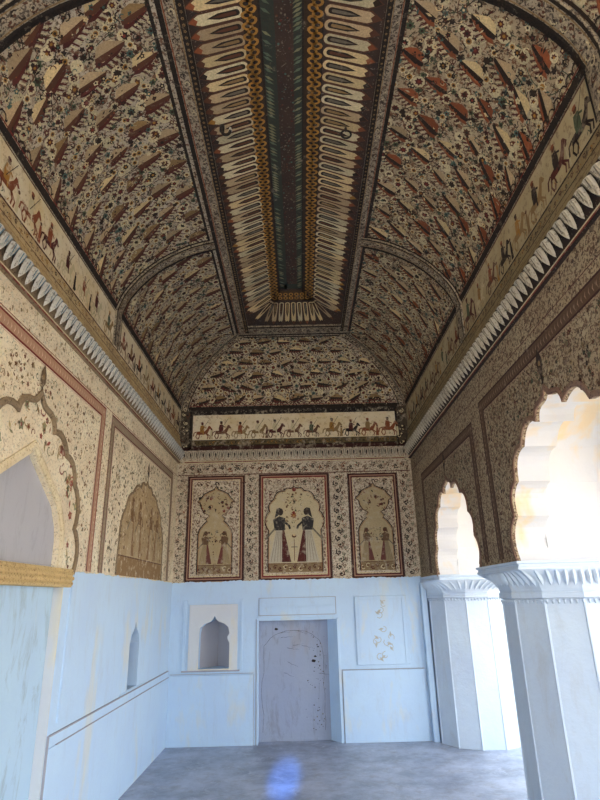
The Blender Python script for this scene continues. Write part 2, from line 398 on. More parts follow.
# doorway
door = struct(MB().box(-.62, .50, D + .16, D + .30, 0, 1.40).build('door_1', 'door_plaster'), 'low blocked doorway, grey stained plaster in a blue white frame')
j = MB().add([(.425, D, 0), (.315, D + .16, 0), (.315, D + .16, 1.345), (.425, D, 1.345), (.45, D + .17, 0), (.45, D + .17, 1.345)], [(0, 1, 2, 3), (0, 4, 1), (3, 2, 5), (1, 4, 5, 2), (0, 3, 5, 4)])
j.build('door_jamb', 'lime', door)
cr = Paint(lambda u, v, d: (u, D + .16 - d, v))
def wob(pts, a=.006): return [(x + random.uniform(-a, a), y + random.uniform(-a, a)) for x, y in pts]
ol = [(-.50, .1)] + [(-.50 + .012*math.sin(i), .1 + i*.09) for i in range(1, 10)] + [(-.12 - .37*math.cos(a), .98 + .24*math.sin(a)) for a in [i*PI/14 for i in range(1, 14)]] + [(.25, .9 - i*.1) for i in range(0, 9)]
cr.stroke(wob(ol, .008), .004, rgb('5a5a5e'), 1)
for k in range(9):
    x = random.uniform(-.4, .25); z = random.uniform(.7, 1.25); a = random.uniform(-.4, .4)
    cr.stroke(wob([(x + i*.03*math.cos(a), z + i*.03*math.sin(a)) for i in range(6)], .005), .004, rgb('343030'), 1, True)
for x, z, r in ((-.33, 1.235, .018), (.13, .86, .022), (.15, .91, .012), (.19, 1.02, .01)):
    cr.poly(wob([(x + r*1.4*math.cos(i), z + r*.8*math.sin(i)) for i in range(6)], .003), rgb('1c1818'), 2)
for k in range(60):
    x = random.gauss(.18, .07); z = random.uniform(.1, 1.2)
    if x < .30: cr.disk(x, z, random.uniform(.003, .009), rgb('4c453e'), 2, 5)
cr.build('plaster_cracks', 'pig', door)
MB().box(-.524, .409, D - .022, D, 1.405, 1.50).build('lintel_panel', 'lime', door)
bevel(door.children[-1], .004)
bevel(MB().box(-.565, -.545, D - .012, D, 0, 1.36).box(.425, .455, D - .015, D, 0, 1.36).box(-.565, .455, D - .015, D, 1.34, 1.365).build('door_frame', 'lime', door), .003)
MB().box(-.524, .409, D - .010, D, 1.51, 1.60).build('lintel_moulding', 'lime', door)
gv = [(bpy.data.objects['trim_2'], (-.602, -.598, D - .0195, D - .001, 0, .745)), (bpy.data.objects['trim_3'], (.462, .468, D - .014, D - .001, 0, .77)), (bpy.data.objects['trim_3'], (.462, 1.46, D - .0225, D - .001, .764, .770)),
      (door, (-.53, .415, D - .0115, D - .001, 1.397, 1.404)), (door, (-.575, -.567, D - .006, D, 0, 1.36)), (door, (-.535, .42, D - .006, D, 1.602, 1.607)), (door, (-.540, -.534, D - .006, D, 1.40, 1.607)), (door, (.419, .425, D - .006, D, 1.40, 1.607))]
for par, b_ in gv: MB().box(*b_).build('groove', 'grey_plaster', par)
# corner pilaster strips on the right
pz = MB().box(XR - .04, XR + .03, D - .09, D, 0, 1.74)
bevel(struct(pz.build('trim_4', 'lime'), 'slim white pilaster strip in the right back corner'), .006)

# right arcade wall
cents = [(3.2, A1), (5.7, A2), (.7, A1), (-1.8, A1)]
def notched(arches, top):
    out = [(YB, ZP)]
    for c, h in sorted(arches, key=lambda t: t[0]): out += both(c, h)
    return out + [(D, ZP), (D, top), (YB, top)]
def into_right(u, v, d): return (XR + d, u, v)
wr = MB().slab(notched(cents, 4.2), [], into_right, None, .02)
wall_right = struct(wr.build('wall_right', 'wallR'), 'painted arcade wall on the right with cusped arches')
MB().slab(notched(cents, 4.2), [], lambda u, v, d: (XR + .02 + d, u, v), None, .22).build('arch_cusps', 'soffit', wall_right)
wide = [(c, [(s * (.985 if h is A1 else .90), z) for s, z in WIDE]) for c, h in cents]
MB().slab(notched(wide, 4.2), [], lambda u, v, d: (XR + .24 + d, u, v), None, .56).build('arch_soffit', 'soffit', wall_right)
MB().slab(notched(cents, 4.2), [], lambda u, v, d: (XR + .80 + d, u, v), None, .26).build('outer_arch_cusps', 'soffit', wall_right)

# ceiling shell: side coves, end cove, flat strip
cl = MB(); ys = [YB, 0, 2.2, 4.55, 5.5, 6.0]; N = 28
vs_ = [AL * i / N for i in range(N + 1)]
for mp, sg in ((map_left, -1), (map_right, 1)):
    cl.grid([[mp(YB + (D - prof(v)[0] - YB) * k / 10, v) for k in range(11)] for v in vs_])
cl.grid([[map_back(XL + prof(v)[0] + (XR - XL - 2 * prof(v)[0]) * k / 6, v) for k in range(7)] for v in vs_])
cl.add([(XL + .87, YB, ZT), (XR - .87, YB, ZT), (XR - .87, D - .87, ZT), (XL + .87, D - .87, ZT)], [(0, 1, 2, 3)])
ceiling = struct(cl.build('ceiling', 'vault', smooth=False), 'coved plaster vault covered in dark floral painting')
struct(MB().box(XL - .4, 2.8, YB, D + .5, 5.0, 5.15).build('roof', 'ground'), 'roof slab over the hall')
struct(MB().box(2.62, 3.75, YB, D + .5, 3.55, 3.65).build('skyshade', 'lime'), 'added unseen eave outside the arcade')  # added overhang that keeps direct sky off the soffits and far pier

# ribs -------------------------------------------------------------
def ribbon(mp, pts, h, col='rib', clamp=None):
    """raised strip following lines of (u0,v)-(u1,v) pairs"""
    mb = MB(); rows = []
    for (ua, ub, v) in pts: rows.append([mp(ua, v, 0), mp(ua, v, h), mp((ua+ub)/2, v, h * 1.3), mp(ub, v, h), mp(ub, v, 0)])
    return mb.grid(rows)
trims = []
def rib_paint(mp, pts, parent, edge=True, w=.12, clamp=None, h=.018):
    p = Paint(mp, base=h * 1.0 + .0035)
    n = len(pts)
    for i in range(n - 1):
        ua, ub, v = pts[i]; ua2, ub2, v2 = pts[i+1]
        for f0, f1, c in ((0, .13, BK), (.87, 1, BK), (.17, .22, TN), (.78, .83, TN)):
            p.poly([(ua + (ub-ua)*f0, v), (ua + (ub-ua)*f1, v), (ua2 + (ub2-ua2)*f1, v2), (ua2 + (ub2-ua2)*f0, v2)], c, 1)
    u0 = (pts[0][0] + pts[0][1]) / 2; u1 = (pts[-1][0] + pts[-1][1]) / 2
    for i in range(0, n - 1):
        ua, ub, v = pts[i]; ua2, ub2, v2 = pts[i+1]
        p.scroll((ua+ub)/2, v, (ua2+ub2)/2, v2, w * .75, (DK, BR, WH, GY), pitch=.05)
    return p.build('painted_scroll', 'pigV', parent)
def full(n=16, lo=-.0): return [lo + (AL - lo) * i / n for i in range(n + 1)]
tn = 5
RIBS = [(2.04, .07), (4.55, .065)]
for (yc, hw) in RIBS:
    for mp, side in ((map_left, 'left'), (map_right, 'right')):
        pts = [(yc - hw, yc + hw, v) for v in full()]
        o = struct(ribbon(mp, pts, .018).build('trim_%d' % tn, 'rib'), 'transverse painted rib on the %s side of the vault' % side); tn += 1
        rib_paint(mp, pts, o)
        q = MB(); sg = 1 if side == 'left' else -1; xx = XL if side == 'left' else XR   # the rib runs on down across the frieze
        q.grid([[(xx, yc-hw, z), (xx + sg*.018, yc-hw, z), (xx + sg*.022, yc, z), (xx + sg*.018, yc+hw, z), (xx, yc+hw, z)] for z in (ZB, 3.9, 4.11)])
        q.build('rib_foot', 'rib', o)
        pp = Paint(wl_ if side == 'left' else wr_, base=.025)
        for f in (-1, 1): pp.rect(yc + f*hw - .008, ZB, yc + f*hw + .008, ZS, BK)
        pp.scroll(yc, ZB, yc, ZS, .09, (DK, BR, WH)); pp.build('painted_scroll', 'pigV', o)
        # black-brown border next to the near rib
# hips
for mp, sd_, xx in ((map_left, 'left', XL), (map_right, 'right', XR)):
    o = None
    ptsA = [(D - prof(v)[0] - .055, D - prof(v)[0], v) for v in full(18)]
    o = struct(MB().grid([[mp(a, v, .0), mp(a, v, .016), mp(b, v, .016)] for a, b, v in ptsA]).build('trim_%d' % tn, 'rib'), 'painted hip rib in the %s back corner of the vault' % sd_); tn += 1
    sg = 1 if sd_ == 'left' else -1
    e = (lambda v: xx + sg * prof(v)[0])
    MB().grid([[map_back(e(v), v, .016), map_back(e(v) + sg*.10, v, .016), map_back(e(v) + sg*.10, v, 0)] for v in full(18)]).build('rib_side', 'rib', o)
    rib_paint(map_back, [(e(v) + sg*.0, e(v) + sg*.10, v) for v in full(18)], o, h=.013)
    pq = Paint(mp, base=.018)
    for i in range(18):
        v, v2 = full(18)[i], full(18)[i+1]; a, b = D - prof(v)[0], D - prof(v2)[0]
        pq.poly([(a - .055, v), (a - .035, v), (b - .035, v2), (b - .055, v2)], BK)
    pq.build('black_edge', 'pigV', o)

# ------------------------------------------------------------------ cornices
def cornice(name, mp, u0, u1, m, mb_, label, lm):
    prof_c = [(0, ZC0 - .03), (.02, ZC0 - .03), (.028, ZC0 - .01), (.012, ZC0), (.02, ZC0 + .02), (.05, ZC1 - .03), (.075, ZC1 - .005), (.085, ZC1), (.085, ZC1 + .012), (.05, ZC1 + .02), (0, ZC1 + .02)]
    mb = MB().grid([[mp(u0, z, d), mp(u1, z, d)] for d, z in prof_c])
    o = struct(mb.build(name, m), label)
    L = MB(); n = int((u1 - u0) / .084); pc = Paint(lambda u, v, d: mp(u, v, .040 + (v - ZC0) * .50 + d), base=.014)
    for i in range(n):
        c = u0 + (i + .5) * (u1 - u0) / n; w = (u1 - u0) / n * .44
        sil = [(0, .004), (.42, .022), (.78, .052), (.95, .082), (1, .108), (0, .112), (-1, .108), (-.95, .082), (-.78, .052), (-.42, .022)]
        k = len(sil); dep = lambda z: .034 + z * .50
        outer = [mp(c + x * w, ZC0 + z, dep(z) - .004) for x, z in sil]
        inner = [mp(c + x * w * .72, ZC0 + .012 + z * .86, dep(z) + .012) for x, z in sil]
        deep = [mp(c + x * w * .30, ZC0 + .040 + z * .55, dep(z) + .006) for x, z in sil]
        L.add(outer + inner + deep + [mp(c, ZC0 + .075, dep(.07) + .020)], [(a, (a+1) % k, k + (a+1) % k, k + a) for a in range(k)] + [(k + a, k + (a+1) % k, 2*k + (a+1) % k, 2*k + a) for a in range(k)] + [(2*k + a, 2*k + (a+1) % k, 3*k) for a in range(k)])
        if u0 + (i+.5) * (u1-u0)/n > 1.5 or mp is wb_:
            for f in (-1, 1): pc.poly([(c + f*w*.30, ZC0 + .098), (c + f*w*.52, ZC0 + .098), (c + f*w*.42, ZC0 + .06), (c, ZC0 + .026), (c + f*w*.20, ZC0 + .058)], BL if lm == 'leaf' else GY, 1)
    L.build('leaf_row', lm, o, fix=False)
    pc.build('painted_veins', 'pig', o)
    p = Paint(mp, base=.03)
    p.rect(u0, ZC0 - .030, u1, ZC0 - .018, RD, 0); p.rect(u0, ZC0 - .018, u1, ZC0 - .008, WH, 0)
    for i in range(n + 1):
        c = u0 + i * (u1 - u0) / n
        p.base = .058; p.poly([(c - .016, ZC1 - .02), (c, ZC0 + .02), (c + .016, ZC1 - .02)], DK, 0)  # dark wedges paint the shade in the gaps between leaves
    p.build('line_and_gap_shade', 'pig', o)
    for i in range(0):
        pass
    return o
cornice('trim_%d' % tn, wl_, YB, D - .005, 'brown', None, 'moulded leaf cornice along the left wall', 'leaf'); tn += 1
cornice('trim_%d' % tn, wr_, YB, D - .005, 'dark', None, 'moulded leaf cornice along the right wall', 'leafR'); tn += 1
cornice('trim_%d' % tn, wb_, XL + .09, XR - .09, 'wallB', None, 'moulded scalloped cornice across the end wall', 'leafR'); tn += 1
# concave ochre band above the side cornices
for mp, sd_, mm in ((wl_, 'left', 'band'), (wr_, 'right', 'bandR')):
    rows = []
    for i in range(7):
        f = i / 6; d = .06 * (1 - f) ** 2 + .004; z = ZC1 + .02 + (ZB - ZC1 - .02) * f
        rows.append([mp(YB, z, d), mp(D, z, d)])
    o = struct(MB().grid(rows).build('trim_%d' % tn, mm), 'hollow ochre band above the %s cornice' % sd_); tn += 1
    def cm(u, v, d, mp=mp):
        f = max(0, min(1, (v - ZC1 - .02) / (ZB - ZC1 - .02))); return mp(u, v, .06 * (1 - f) ** 2 + .004 + d)
    p = Paint(cm, base=.006); dk = (BR, OC, DK) if sd_ == 'left' else (DK, BR, OC)
    p.rect(1.8, ZB - .014, D, ZB - .004, BR if sd_ == 'left' else DK); p.rect(1.8, ZB - .10, D, ZB - .092, dk[0]); p.rect(1.8, ZB - .155, D, ZB - .15, dk[1])
    p.scroll(1.9, ZB - .052, D, ZB - .052, .065, dk, pitch=.07)
    p.build('painted_scroll', 'pigL' if sd_ == 'left' else 'pigR', o)

# ================================================================== VAULT PAINTINGS
PALV = [MA, DK, BR, SI, GR, OC, BR, DK, MA]
def bird(p, u, v, s, a, warm=0):
    """cream body over a dark striped wing, as the vault repeats it"""
    c, n = math.cos(a), math.sin(a)
    f = lambda x, y: (u + s * (x*c - y*n), v + s * (x*n + y*c))
    p.poly([f(-.5, .02), f(-.30, .30), f(.05, .34), f(.55, .06)], jit(random.choice((CR, CR2, CR2, SI if warm > 1 else TN)), .2), 3)
    p.poly([f(-.52, .02), f(.58, .06), f(.50, -.06), f(-.30, -.20), f(-.56, -.12)], jit(BR if not warm else DK), 4)
    p.poly([f(-.50, -.14), f(-.28, -.20), f(.48, -.07), f(.20, -.22), f(-.40, -.34), f(-.62, -.26)], jit(MA if warm < 2 else SI), 3)
    for i in range(5):
        x = -.34 + i * .17; p.disk(*f(x, -.08 - .02*(4-i)), s*.035, jit(SI), 5, 6)
    for i in range(8):
        x = -.42 + i * .10; p.poly([f(x, -.29 + i*.012), f(x + .055, -.28 + i*.012), f(x + .19, -.56 + i*.03), f(x + .13, -.57 + i*.03)], jit(MA) if i % 2 else jit(WH), 3)
    p.stroke([f(-.55, .0), f(-.62, .16), f(-.55, .30), f(-.42, .33)], s*.045, DK, 4)
    p.disk(*f(-.40, .34), s*.05, BR, 4, 6)
def cove_painting(name, mp, u0, u1, mir, warm, label, mm, density=1.0, back=False, group=None):
    def lim(u, v):
        t = prof(v)[0]
        if back: return (XL + t + .11, XR - t - .11)
        return (u0, min(u1, D - t - .06))
    V0, V1 = .035, AL - .03
    def clip(u, v):
        v = max(V0, min(V1, v)); a, b = lim(u, v); return (max(a, min(b, u)), v)
    root_p = Paint(mp, clip=clip)
    # ground skin
    n = 14; rows = []; mbg = MB()
    for i in range(n + 1):
        v = V0 + (V1 - V0) * i / n; a, b = lim(0, v)
        rows.append([mp(a + (b - a) * k / 8, v, .001) for k in range(9)])
    root = mbg.grid(rows).build(name, mm, fix=False); tag(root, label, 'ceiling painting', group)
    inside = lambda u, v: lim(u, v)[0] + .01 < u < lim(u, v)[1] - .01
    # tendrils, leaves and small dots
    ua, ub = (XL, XR) if back else (u0, u1)
    p = root_p
    p.flora(ua, V0, ub, V1, 470 * density, .042, [DK, DK, BR, DK, MA, GR, TE, WH, WH], inside, 2)
    # stems
    for _ in range(int((ub - ua) * 60 * density)):
        u = random.uniform(ua, ub); v = random.uniform(V0, V1)
        if not inside(u, v): continue
        a = random.random() * 6.3; k = random.uniform(-9, 9); pts = [(u, v)]
        for i in range(8): a += k * .022; u += .022 * math.cos(a); v += .022 * math.sin(a); pts.append((u, v))
        p.stroke(pts, .0055, jit(random.choice((DK, GR, BR))), 2)
    root_p.build('painted_foliage', 'pigV', root)
    fl = Paint(mp, clip=clip); bd = Paint(mp, clip=clip)
    st = .30 if not back else .27; row = 0; v = V0 + .10
    while v < V1:
        u = ua + (.5 if row % 2 else .1) * st
        while u < ub:
            if inside(u, v) and inside(u + .05*mir, v): bird(bd, u + random.uniform(-.02, .02), v + random.uniform(-.02, .02), random.uniform(.15, .20), (PI/2 + (.25 if mir > 0 else .42) + random.uniform(-.15, .15)) if not back else random.uniform(-.5, .5), warm if not back else 1)
            for du, dv in ((.5, 0), (.42, .32), (.6, -.3), (.22, .5), (.8, .45)):
                x, y = u + du*st + random.uniform(-.015, .015), v + dv * .2 + random.uniform(-.015, .015)
                if inside(x, y) and V0 < y < V1:
                    kind = random.random(); r = random.uniform(.022, .034)
                    if kind < .45: fl.disk(x, y, r * 1.35, jit(WH), 4, 9); fl.flower(x, y, r, jit(random.choice((MA, MA, DK, BR))), jit(random.choice((RD, DK, OC))), 7, 5)
                    elif kind < .75: fl.flower(x, y, r * 1.2, jit(WH), jit(BR), 8, 4); fl.disk(x, y, r * .6, OC, 5, 8); fl.disk(x, y, r * .3, DK, 6, 6)
                    else: fl.flower(x, y, r, jit(random.choice((TE, GR, DK))), DK, 6, 4)
            u += st
        v += .185; row += 1
    tp = Paint(mp, base=.004, clip=clip); tp.flora(ua, V0, ub, V1, 330 * density, .040, [DK, DK, BR, MA, WH, CR, TE, DK], inside, 4); tp.build('painted_leaves', 'pigV', root)
    bd.build('painted_birds', 'pigV', root); fl.build('painted_blossoms', 'pigV', root)
    # borders: black-brown at foot and head
    b = Paint(mp, base=.006)
    for i in range(40):
        for (vv, w, c) in ((.0, .05, BK), (.056, .008, RD), (V1 - .0, -.022, BK)):
            a0, b0 = lim(0, vv); 
            ul, ur = a0 + (b0-a0)*i/40, a0 + (b0-a0)*(i+1)/40
            b.poly([(ul, vv), (ur, vv), (ur, vv + w), (ul, vv + w)], c, 1)
    if not back:
        for ue, w in ((u0, .03), (u1, -.02)):
            for i in range(20):
                v1, v2 = V0 + (V1-V0)*i/20, V0 + (V1-V0)*(i+1)/20
                if lim(0, v2)[1] < max(ue, ue + w) - .001: continue
                b.poly([(ue, v1), (ue + w, v1), (ue + w, v2), (ue, v2)], BK if (ue == u0) else DK, 1)
    a0, b0 = lim(0, .07); k = int((b0 - a0) / .075)
    for i in range(k):
        c = a0 + (i + .5) * (b0 - a0) / k
        b.stroke([(c + .036*math.cos(a), .066 + .034*math.sin(a)) for a in [PI*j/6 for j in range(7)]], .010, jit(DK if not back else MA), 2)
        b.disk(c, .082, .007, WH, 3, 5)
    b.build('painted_border', 'pigV', root)
    return root
cove_painting('ceiling_painting', map_left, 2.12, 4.48, 1, 0, 'large floral painting of cream bodied birds on the left slope of the vault, nearer bay', 'vault')
cove_painting('ceiling_painting', map_left, 4.62, 9, 1, 0, 'smaller dense floral painting on the left slope of the vault, bay beside the end wall', 'vault')
cove_painting('ceiling_painting', map_right, 2.12, 4.48, -1, 2, 'large brown floral painting on the right slope of the vault, nearer bay', 'vaultR')
cove_painting('ceiling_painting', map_right, 4.62, 9, -1, 2, 'smaller brown floral painting on the right slope of the vault, bay beside the end wall', 'vaultR')
cove_painting('ceiling_painting', map_back, 0, 0, 1, 1, 'trapezoid floral painting at the end of the vault above the row of horsemen', 'vault', back=True)
cove_painting('ceiling_painting', map_left, .6, 1.96, 1, 0, 'sliver of floral painting in the top left corner of the photo beyond the nearest rib', 'vault', .5)
cove_painting('ceiling_painting', map_right, .6, 1.96, -1, 2, 'sliver of floral painting in the top right corner of the photo beyond the nearest rib', 'vaultR', .5)

# central strip ------------------------------------------------------
CX = -.02
root = tag(MB().box(-.60, .58, 1.2, 6.36, ZT - .0015, ZT + .01).build('ceiling_strip', 'dark'), 'long dark central ceiling strip lined with cream petal loops, gold chain and green bands', 'ceiling painting')
def petal(p, cx, cy, ang, L, w, tip=True):
    c, n = math.cos(ang), math.sin(ang); f = lambda x, y: (cx + x*c - y*n, cy + x*n + y*c)   # x=0 inner round end, x=L pointed end
    def out(k, e=0):
        r = w / 2 * k; pts = [f(L*.05 + r - r * math.cos(a) - e, r * math.sin(a)) for a in [-PI/2 + PI*i/8 - PI/2 + PI/2 for i in range(9)][::-1]]
        return pts
    def shape(r, x0, x1):
        pts = [f(x0 + r - r * math.sin(PI*i/8), r * math.cos(PI*i/8)) for i in range(9)]       # round inner end
        return pts + [f(x1 - L*.22, -r * 1.0), f(x1, 0), f(x1 - L*.22, r * 1.0)]
    p.poly(shape(w*.52, -.004, L + .012), jit(BR), 1)
    p.poly(shape(w*.43, 0, L), jit(random.choice((WH, CR, CR2)), .2), 2)
    p.poly([f(L*.88, -w*.30), f(L, 0), f(L*.88, w*.30), f(L*.82, 0)], jit(random.choice((SI, BR, BR, BR, DK, OC))), 3)
    p.poly(shape(w*.24, .020, L*.66), jit(DK), 3)
    p.poly(shape(w*.12, .04, L*.58), jit(random.choice((TN, GY, BR))), 4)
for sg, xi in ((-1, -.265), (1, .215)):
    p = Paint(flat_, base=.002); y = 1.5
    while y < 5.62:
        a_ = .26 + (y - 2.6) * .15 + max(0, y - 5.2) * .5
        petal(p, xi, y, (0 if sg > 0 else PI) + sg * a_, .335 / math.cos(a_), .080); y += .088
    o = p.build('petal_row', 'pigV', root)
p = Paint(flat_, base=.002)
for i in range(7):
    x = CX - .20 + i * .0667; petal(p, x, 5.70, PI/2 - (x - CX) * .5, .55, .062)
for i, (x, a, L) in enumerate(((-.245, PI/2 + .25, .56), (-.262, PI/2 + .48, .54), (-.27, PI/2 + .75, .42), (.205, PI/2 - .25, .56), (.222, PI/2 - .48, .54), (.23, PI/2 - .75, .42))):
    petal(p, x, 5.70 - .02 * (i % 3), a, L, .05)
p.build('petal_end', 'pigV', root)
# gold chain
p = Paint(flat_, base=.0022)
def link_(cx, cy, a):
    c, n = math.cos(a), math.sin(a); f = lambda x, y: (cx + x*c - y*n, cy + x*n + y*c)
    pts = [f(.036*math.cos(t), .026*math.sin(t)) for t in [2*PI*i/10 for i in range(10)]]
    p.poly(pts, jit(OC, .2), 3); p.poly([f(.018*math.cos(t), .012*math.sin(t)) for t in [2*PI*i/8 for i in range(8)]], DK, 4)
for x0, x1 in ((-.265, -.172), (.085, .205)):
    p.rect(x0, 1.3, x1, 5.66, rgb('2c1c0c'), 1); 
    for xe in (x0, x1): p.rect(xe - .006, 1.3, xe + .006, 5.66, BK, 2)
    y = 1.4
    while y < 5.6: link_((x0+x1)/2, y, .5 if x0 > 0 else -.5); link_((x0+x1)/2 + (.028 if x0 > 0 else -.028), y + .035, 0); y += .068
p.rect(-.265, 5.44, .205, 5.66, rgb('4a3214'), 1)
x = -.23
while x < .19: link_(x, 5.52, PI/2); link_(x, 5.60, PI/2); x += .062
p.build('gold_chain_band', 'pigV', root)
p = Paint(flat_, base=.0024)
for x0, x1 in ((-.165, -.085), (.028, .08)):
    p.rect(x0, 1.3, x1, 5.40, rgb('26332c'), 3); y = 1.35
    while y < 5.36:
        s = 1 if x0 < 0 else -1; p.leaf(x0 if s > 0 else x1, y, .6 if s > 0 else PI - .6, .07, .02, jit(random.choice((rgb('5c6c58'), rgb('26332c'), rgb('7c7c5c')))), 4); y += .028
p.rect(-.165, 5.30, .08, 5.40, rgb('26332c'), 3)
p.build('green_band', 'pigV', root)
p = Paint(flat_, base=.0030)
for _ in range(260):
    x = random.uniform(-.075, .02); y = random.uniform(1.5, 5.28); p.disk(x, y, random.uniform(.003, .009), jit(random.choice((GY, BR, MA, TE)), .3), 4, 5)
p.build('dark_spine', 'pigV', root)
# long ribs either side of the strip
for xa, xb, sd_ in ((-.765, -.600, 'left'), (.575, .70, 'right')):
    o = struct(MB().box(xa, xb, YB, 6.52, ZT - .016, ZT + .01).build('trim_%d' % tn, 'rib'), 'long painted rib on the %s of the central ceiling strip' % sd_); tn += 1
    p = Paint(flat_, base=.018); w = xb - xa
    sgn = 1 if sd_ == 'left' else -1; x_o = xa if sgn > 0 else xb
    g = lambda f: x_o + sgn * w * f
    for a, b, c in ((0, .20, BK), (.22, .27, SI), (.66, .70, TN), (.72, 1.0, BK)): p.rect(min(g(a), g(b)), 1.3, max(g(a), g(b)), 6.45, c, 1)
    p.scroll(g(.47), 1.4, g(.47), 6.42, w * .42, (DK, GY, WH, BR), pitch=.06)
    y = 1.4
    while y < 6.4: p.flower(g(.86), y, w * .07, jit(TN), DK, 5, 3); y += .04
    p.build('painted_scroll', 'pigV', o)
o = struct(MB().box(-.76, .70, 6.28, 6.53, ZT - .015, ZT + .01).build('trim_%d' % tn, 'rib'), 'painted cross rib closing the far end of the ceiling strip'); tn += 1
p = Paint(flat_, base=.018); p.rect(-.70, 6.29, .66, 6.32, BK); p.rect(-.74, 6.49, .70, 6.525, BK); p.scroll(-.66, 6.40, .63, 6.40, .12, (DK, GY, WH, BR), pitch=.06)
p.build('painted_scroll', 'pigV', o)

# iron hook and ring
def torus(mb, c, R_, r, ax='y', n=20, k=8):
    rows = []
    for i in range(n + 1):
        a = 2*PI*i/n; row = []
        for j in range(k):
            b = 2*PI*j/k; rr = R_ + r*math.cos(b); row.append((c[0] + rr*math.cos(a), c[1] + r*math.sin(b), c[2] + rr*math.sin(a)))
        rows.append(row)
    return mb.grid(rows, True)
def rod(mb, a, b, r, n=10, r2=None):
    a, b = Vector(a), Vector(b); d = (b - a).normalized(); x = d.orthogonal().normalized(); y = d.cross(x); r2 = r if r2 is None else r2
    rows = [[a + (x*math.cos(2*PI*i/n) + y*math.sin(2*PI*i/n))*.0001 for i in range(n)], [a + (x*math.cos(2*PI*i/n) + y*math.sin(2*PI*i/n))*r for i in range(n)],
            [b + (x*math.cos(2*PI*i/n) + y*math.sin(2*PI*i/n))*r2 for i in range(n)], [b + (x*math.cos(2*PI*i/n) + y*math.sin(2*PI*i/n))*.0001 for i in range(n)]]
    return mb.grid(rows, True)
rg = tag(empty('ceiling_ring', (.40, 3.17, ZT)), 'small black iron ring hanging from the petal row right of the dark ceiling spine', 'ring')
torus(MB(), (.40, 3.17, ZT - .062), .036, .007).build('ring', 'iron', rg, True)
b_ = MB(); rod(b_, (.40, 3.17, ZT - .001), (.40, 3.17, ZT - .03), .010); b_.build('eye_bolt', 'iron', rg, True)
hk = tag(empty('ceiling_hook', (-.48, 3.13, ZT)), 'black iron hook with pale knob among the petals left of the ceiling spine', 'hook')
b_ = MB(); rod(b_, (-.50, 3.13, ZT - .001), (-.50, 3.13, ZT - .05), .018)
pts = [(-.50 + .03 * (1 - math.cos(a)), 3.13, ZT - .045 - .04 * math.sin(a)) for a in [PI*i/8 for i in range(9)]]
for a, c in zip(pts, pts[1:]): rod(b_, a, c, .011)
b_.build('hook_shank', 'iron', hk, True)
b_ = MB(); rod(b_, (-.44, 3.13, ZT - .05), (-.44, 3.13, ZT - .02), .014, 10, .008); b_.build('hook_knob', 'leaf', hk, True)

# ================================================================== FRIEZES WITH RIDERS
def rider(mp, u, v, s, sg, cols, base=.0045):
    p = Paint(mp, base=base); f = lambda x, y: (u + sg * x * s, v + y * s)
    h, r_, t_ = cols
    P = lambda pts, c, l=3: p.poly([f(*q) for q in (pts if sg > 0 else pts)], c, l)
    hp = Paint(mp, base=base); H = lambda pts, c, l=3: hp.poly([f(*q) for q in pts], c, l)
    H([(-.34, .30), (-.30, .46), (-.1, .48), (.12, .46), (.28, .62), (.36, .80), (.44, .78), (.56, .62), (.50, .58), (.42, .62), (.36, .46), (.28, .30), (.05, .27), (-.15, .27)], h)
    for x0, x1, x2 in ((-.28, -.36, -.26), (-.20, -.14, -.22), (.22, .34, .30), (.26, .46, .42)):
        hp.stroke([f(x0, .34), f(x1, .17), f(x2, .0)], s * .055, h, 3)
    hp.stroke([f(-.32, .44), f(-.46, .38), f(-.50, .18)], s * .06, h, 3)
    P([(-.12, .40), (-.14, .62), (-.10, .82), (.08, .82), (.12, .62), (.10, .40)], r_, 4)
    p.disk(*f(0, .90), s * .075, BR, 5, 8); p.disk(*f(-.01, .97), s * .085, t_, 6, 8, s * .05)
    p.stroke([f(.06, .74), f(.22, .66)], s * .05, r_, 5); p.stroke([f(.05, .50), f(.08, .26)], s * .06, r_, 5)
    if random.random() < .6: p.stroke([f(-.05, .5), f(.35, 1.12)], s * .02, DK, 6)
    return p, hp
HC = [BR, SI, DK, TN, rgb('6a4630'), WH, MA]; RC = [SI, MA, OC, GR, DK, WH, TN]; TC = [MA, DK, OC, SI]
def frieze(name, mp, u0, u1, v0, v1, sg, label, gm, pm, n, size, back=False):
    root = MB().grid([[mp(u0 + (u1-u0)*k/8, v, .003) for k in range(9)] for v in (v0, (v0+v1)/2, v1)]).build(name, gm, fix=False)
    tag(root, label, 'frieze')
    p = Paint(mp, base=.0035)
    p.rect(u0, v1 - .012, u1, v1, DK if back else BR); p.rect(u0, v0, u1, v0 + .008, DK)
    for _ in range(int((u1-u0) * 26)):
        u = random.uniform(u0 + .03, u1 - .03); p.leaf(u, v0 + random.uniform(.01, .05), random.uniform(.8, 2.3), random.uniform(.02, .05), .008, jit(random.choice((GR, BR, OC)), .2), 2)
    p.build('painted_border', pm, root)
    for i in range(n):
        u = u0 + (i + .5) * (u1 - u0) / n + random.uniform(-.02, .02); s = size * random.uniform(.9, 1.1)
        a_, b_ = rider(mp, u, v0 + .02, s, sg, (jit(random.choice(HC)), jit(random.choice(RC)), jit(random.choice(TC))))
        ho = b_.build('painted_horse', pm, root); a_.build('painted_rider', pm, ho)
        if random.random() < .6:
            q = Paint(mp, base=.0045); x = u + (u1 - u0) / n * .5
            q.poly([(x - .02, v0 + .02), (x + .02, v0 + .02), (x + .012, v0 + size * .6), (x - .012, v0 + size * .6)], jit(random.choice(RC)), 2); q.disk(x, v0 + size * .66, .014, BR, 3, 6)
            q.build('painted_walker', pm, root)
    return root
frieze('painted_frieze', wl_, 2.12, 4.48, ZB, 4.10, 1, 'pale frieze of riders and walkers above the left cornice, nearer bay', 'frieze', 'pigL', 8, .24)
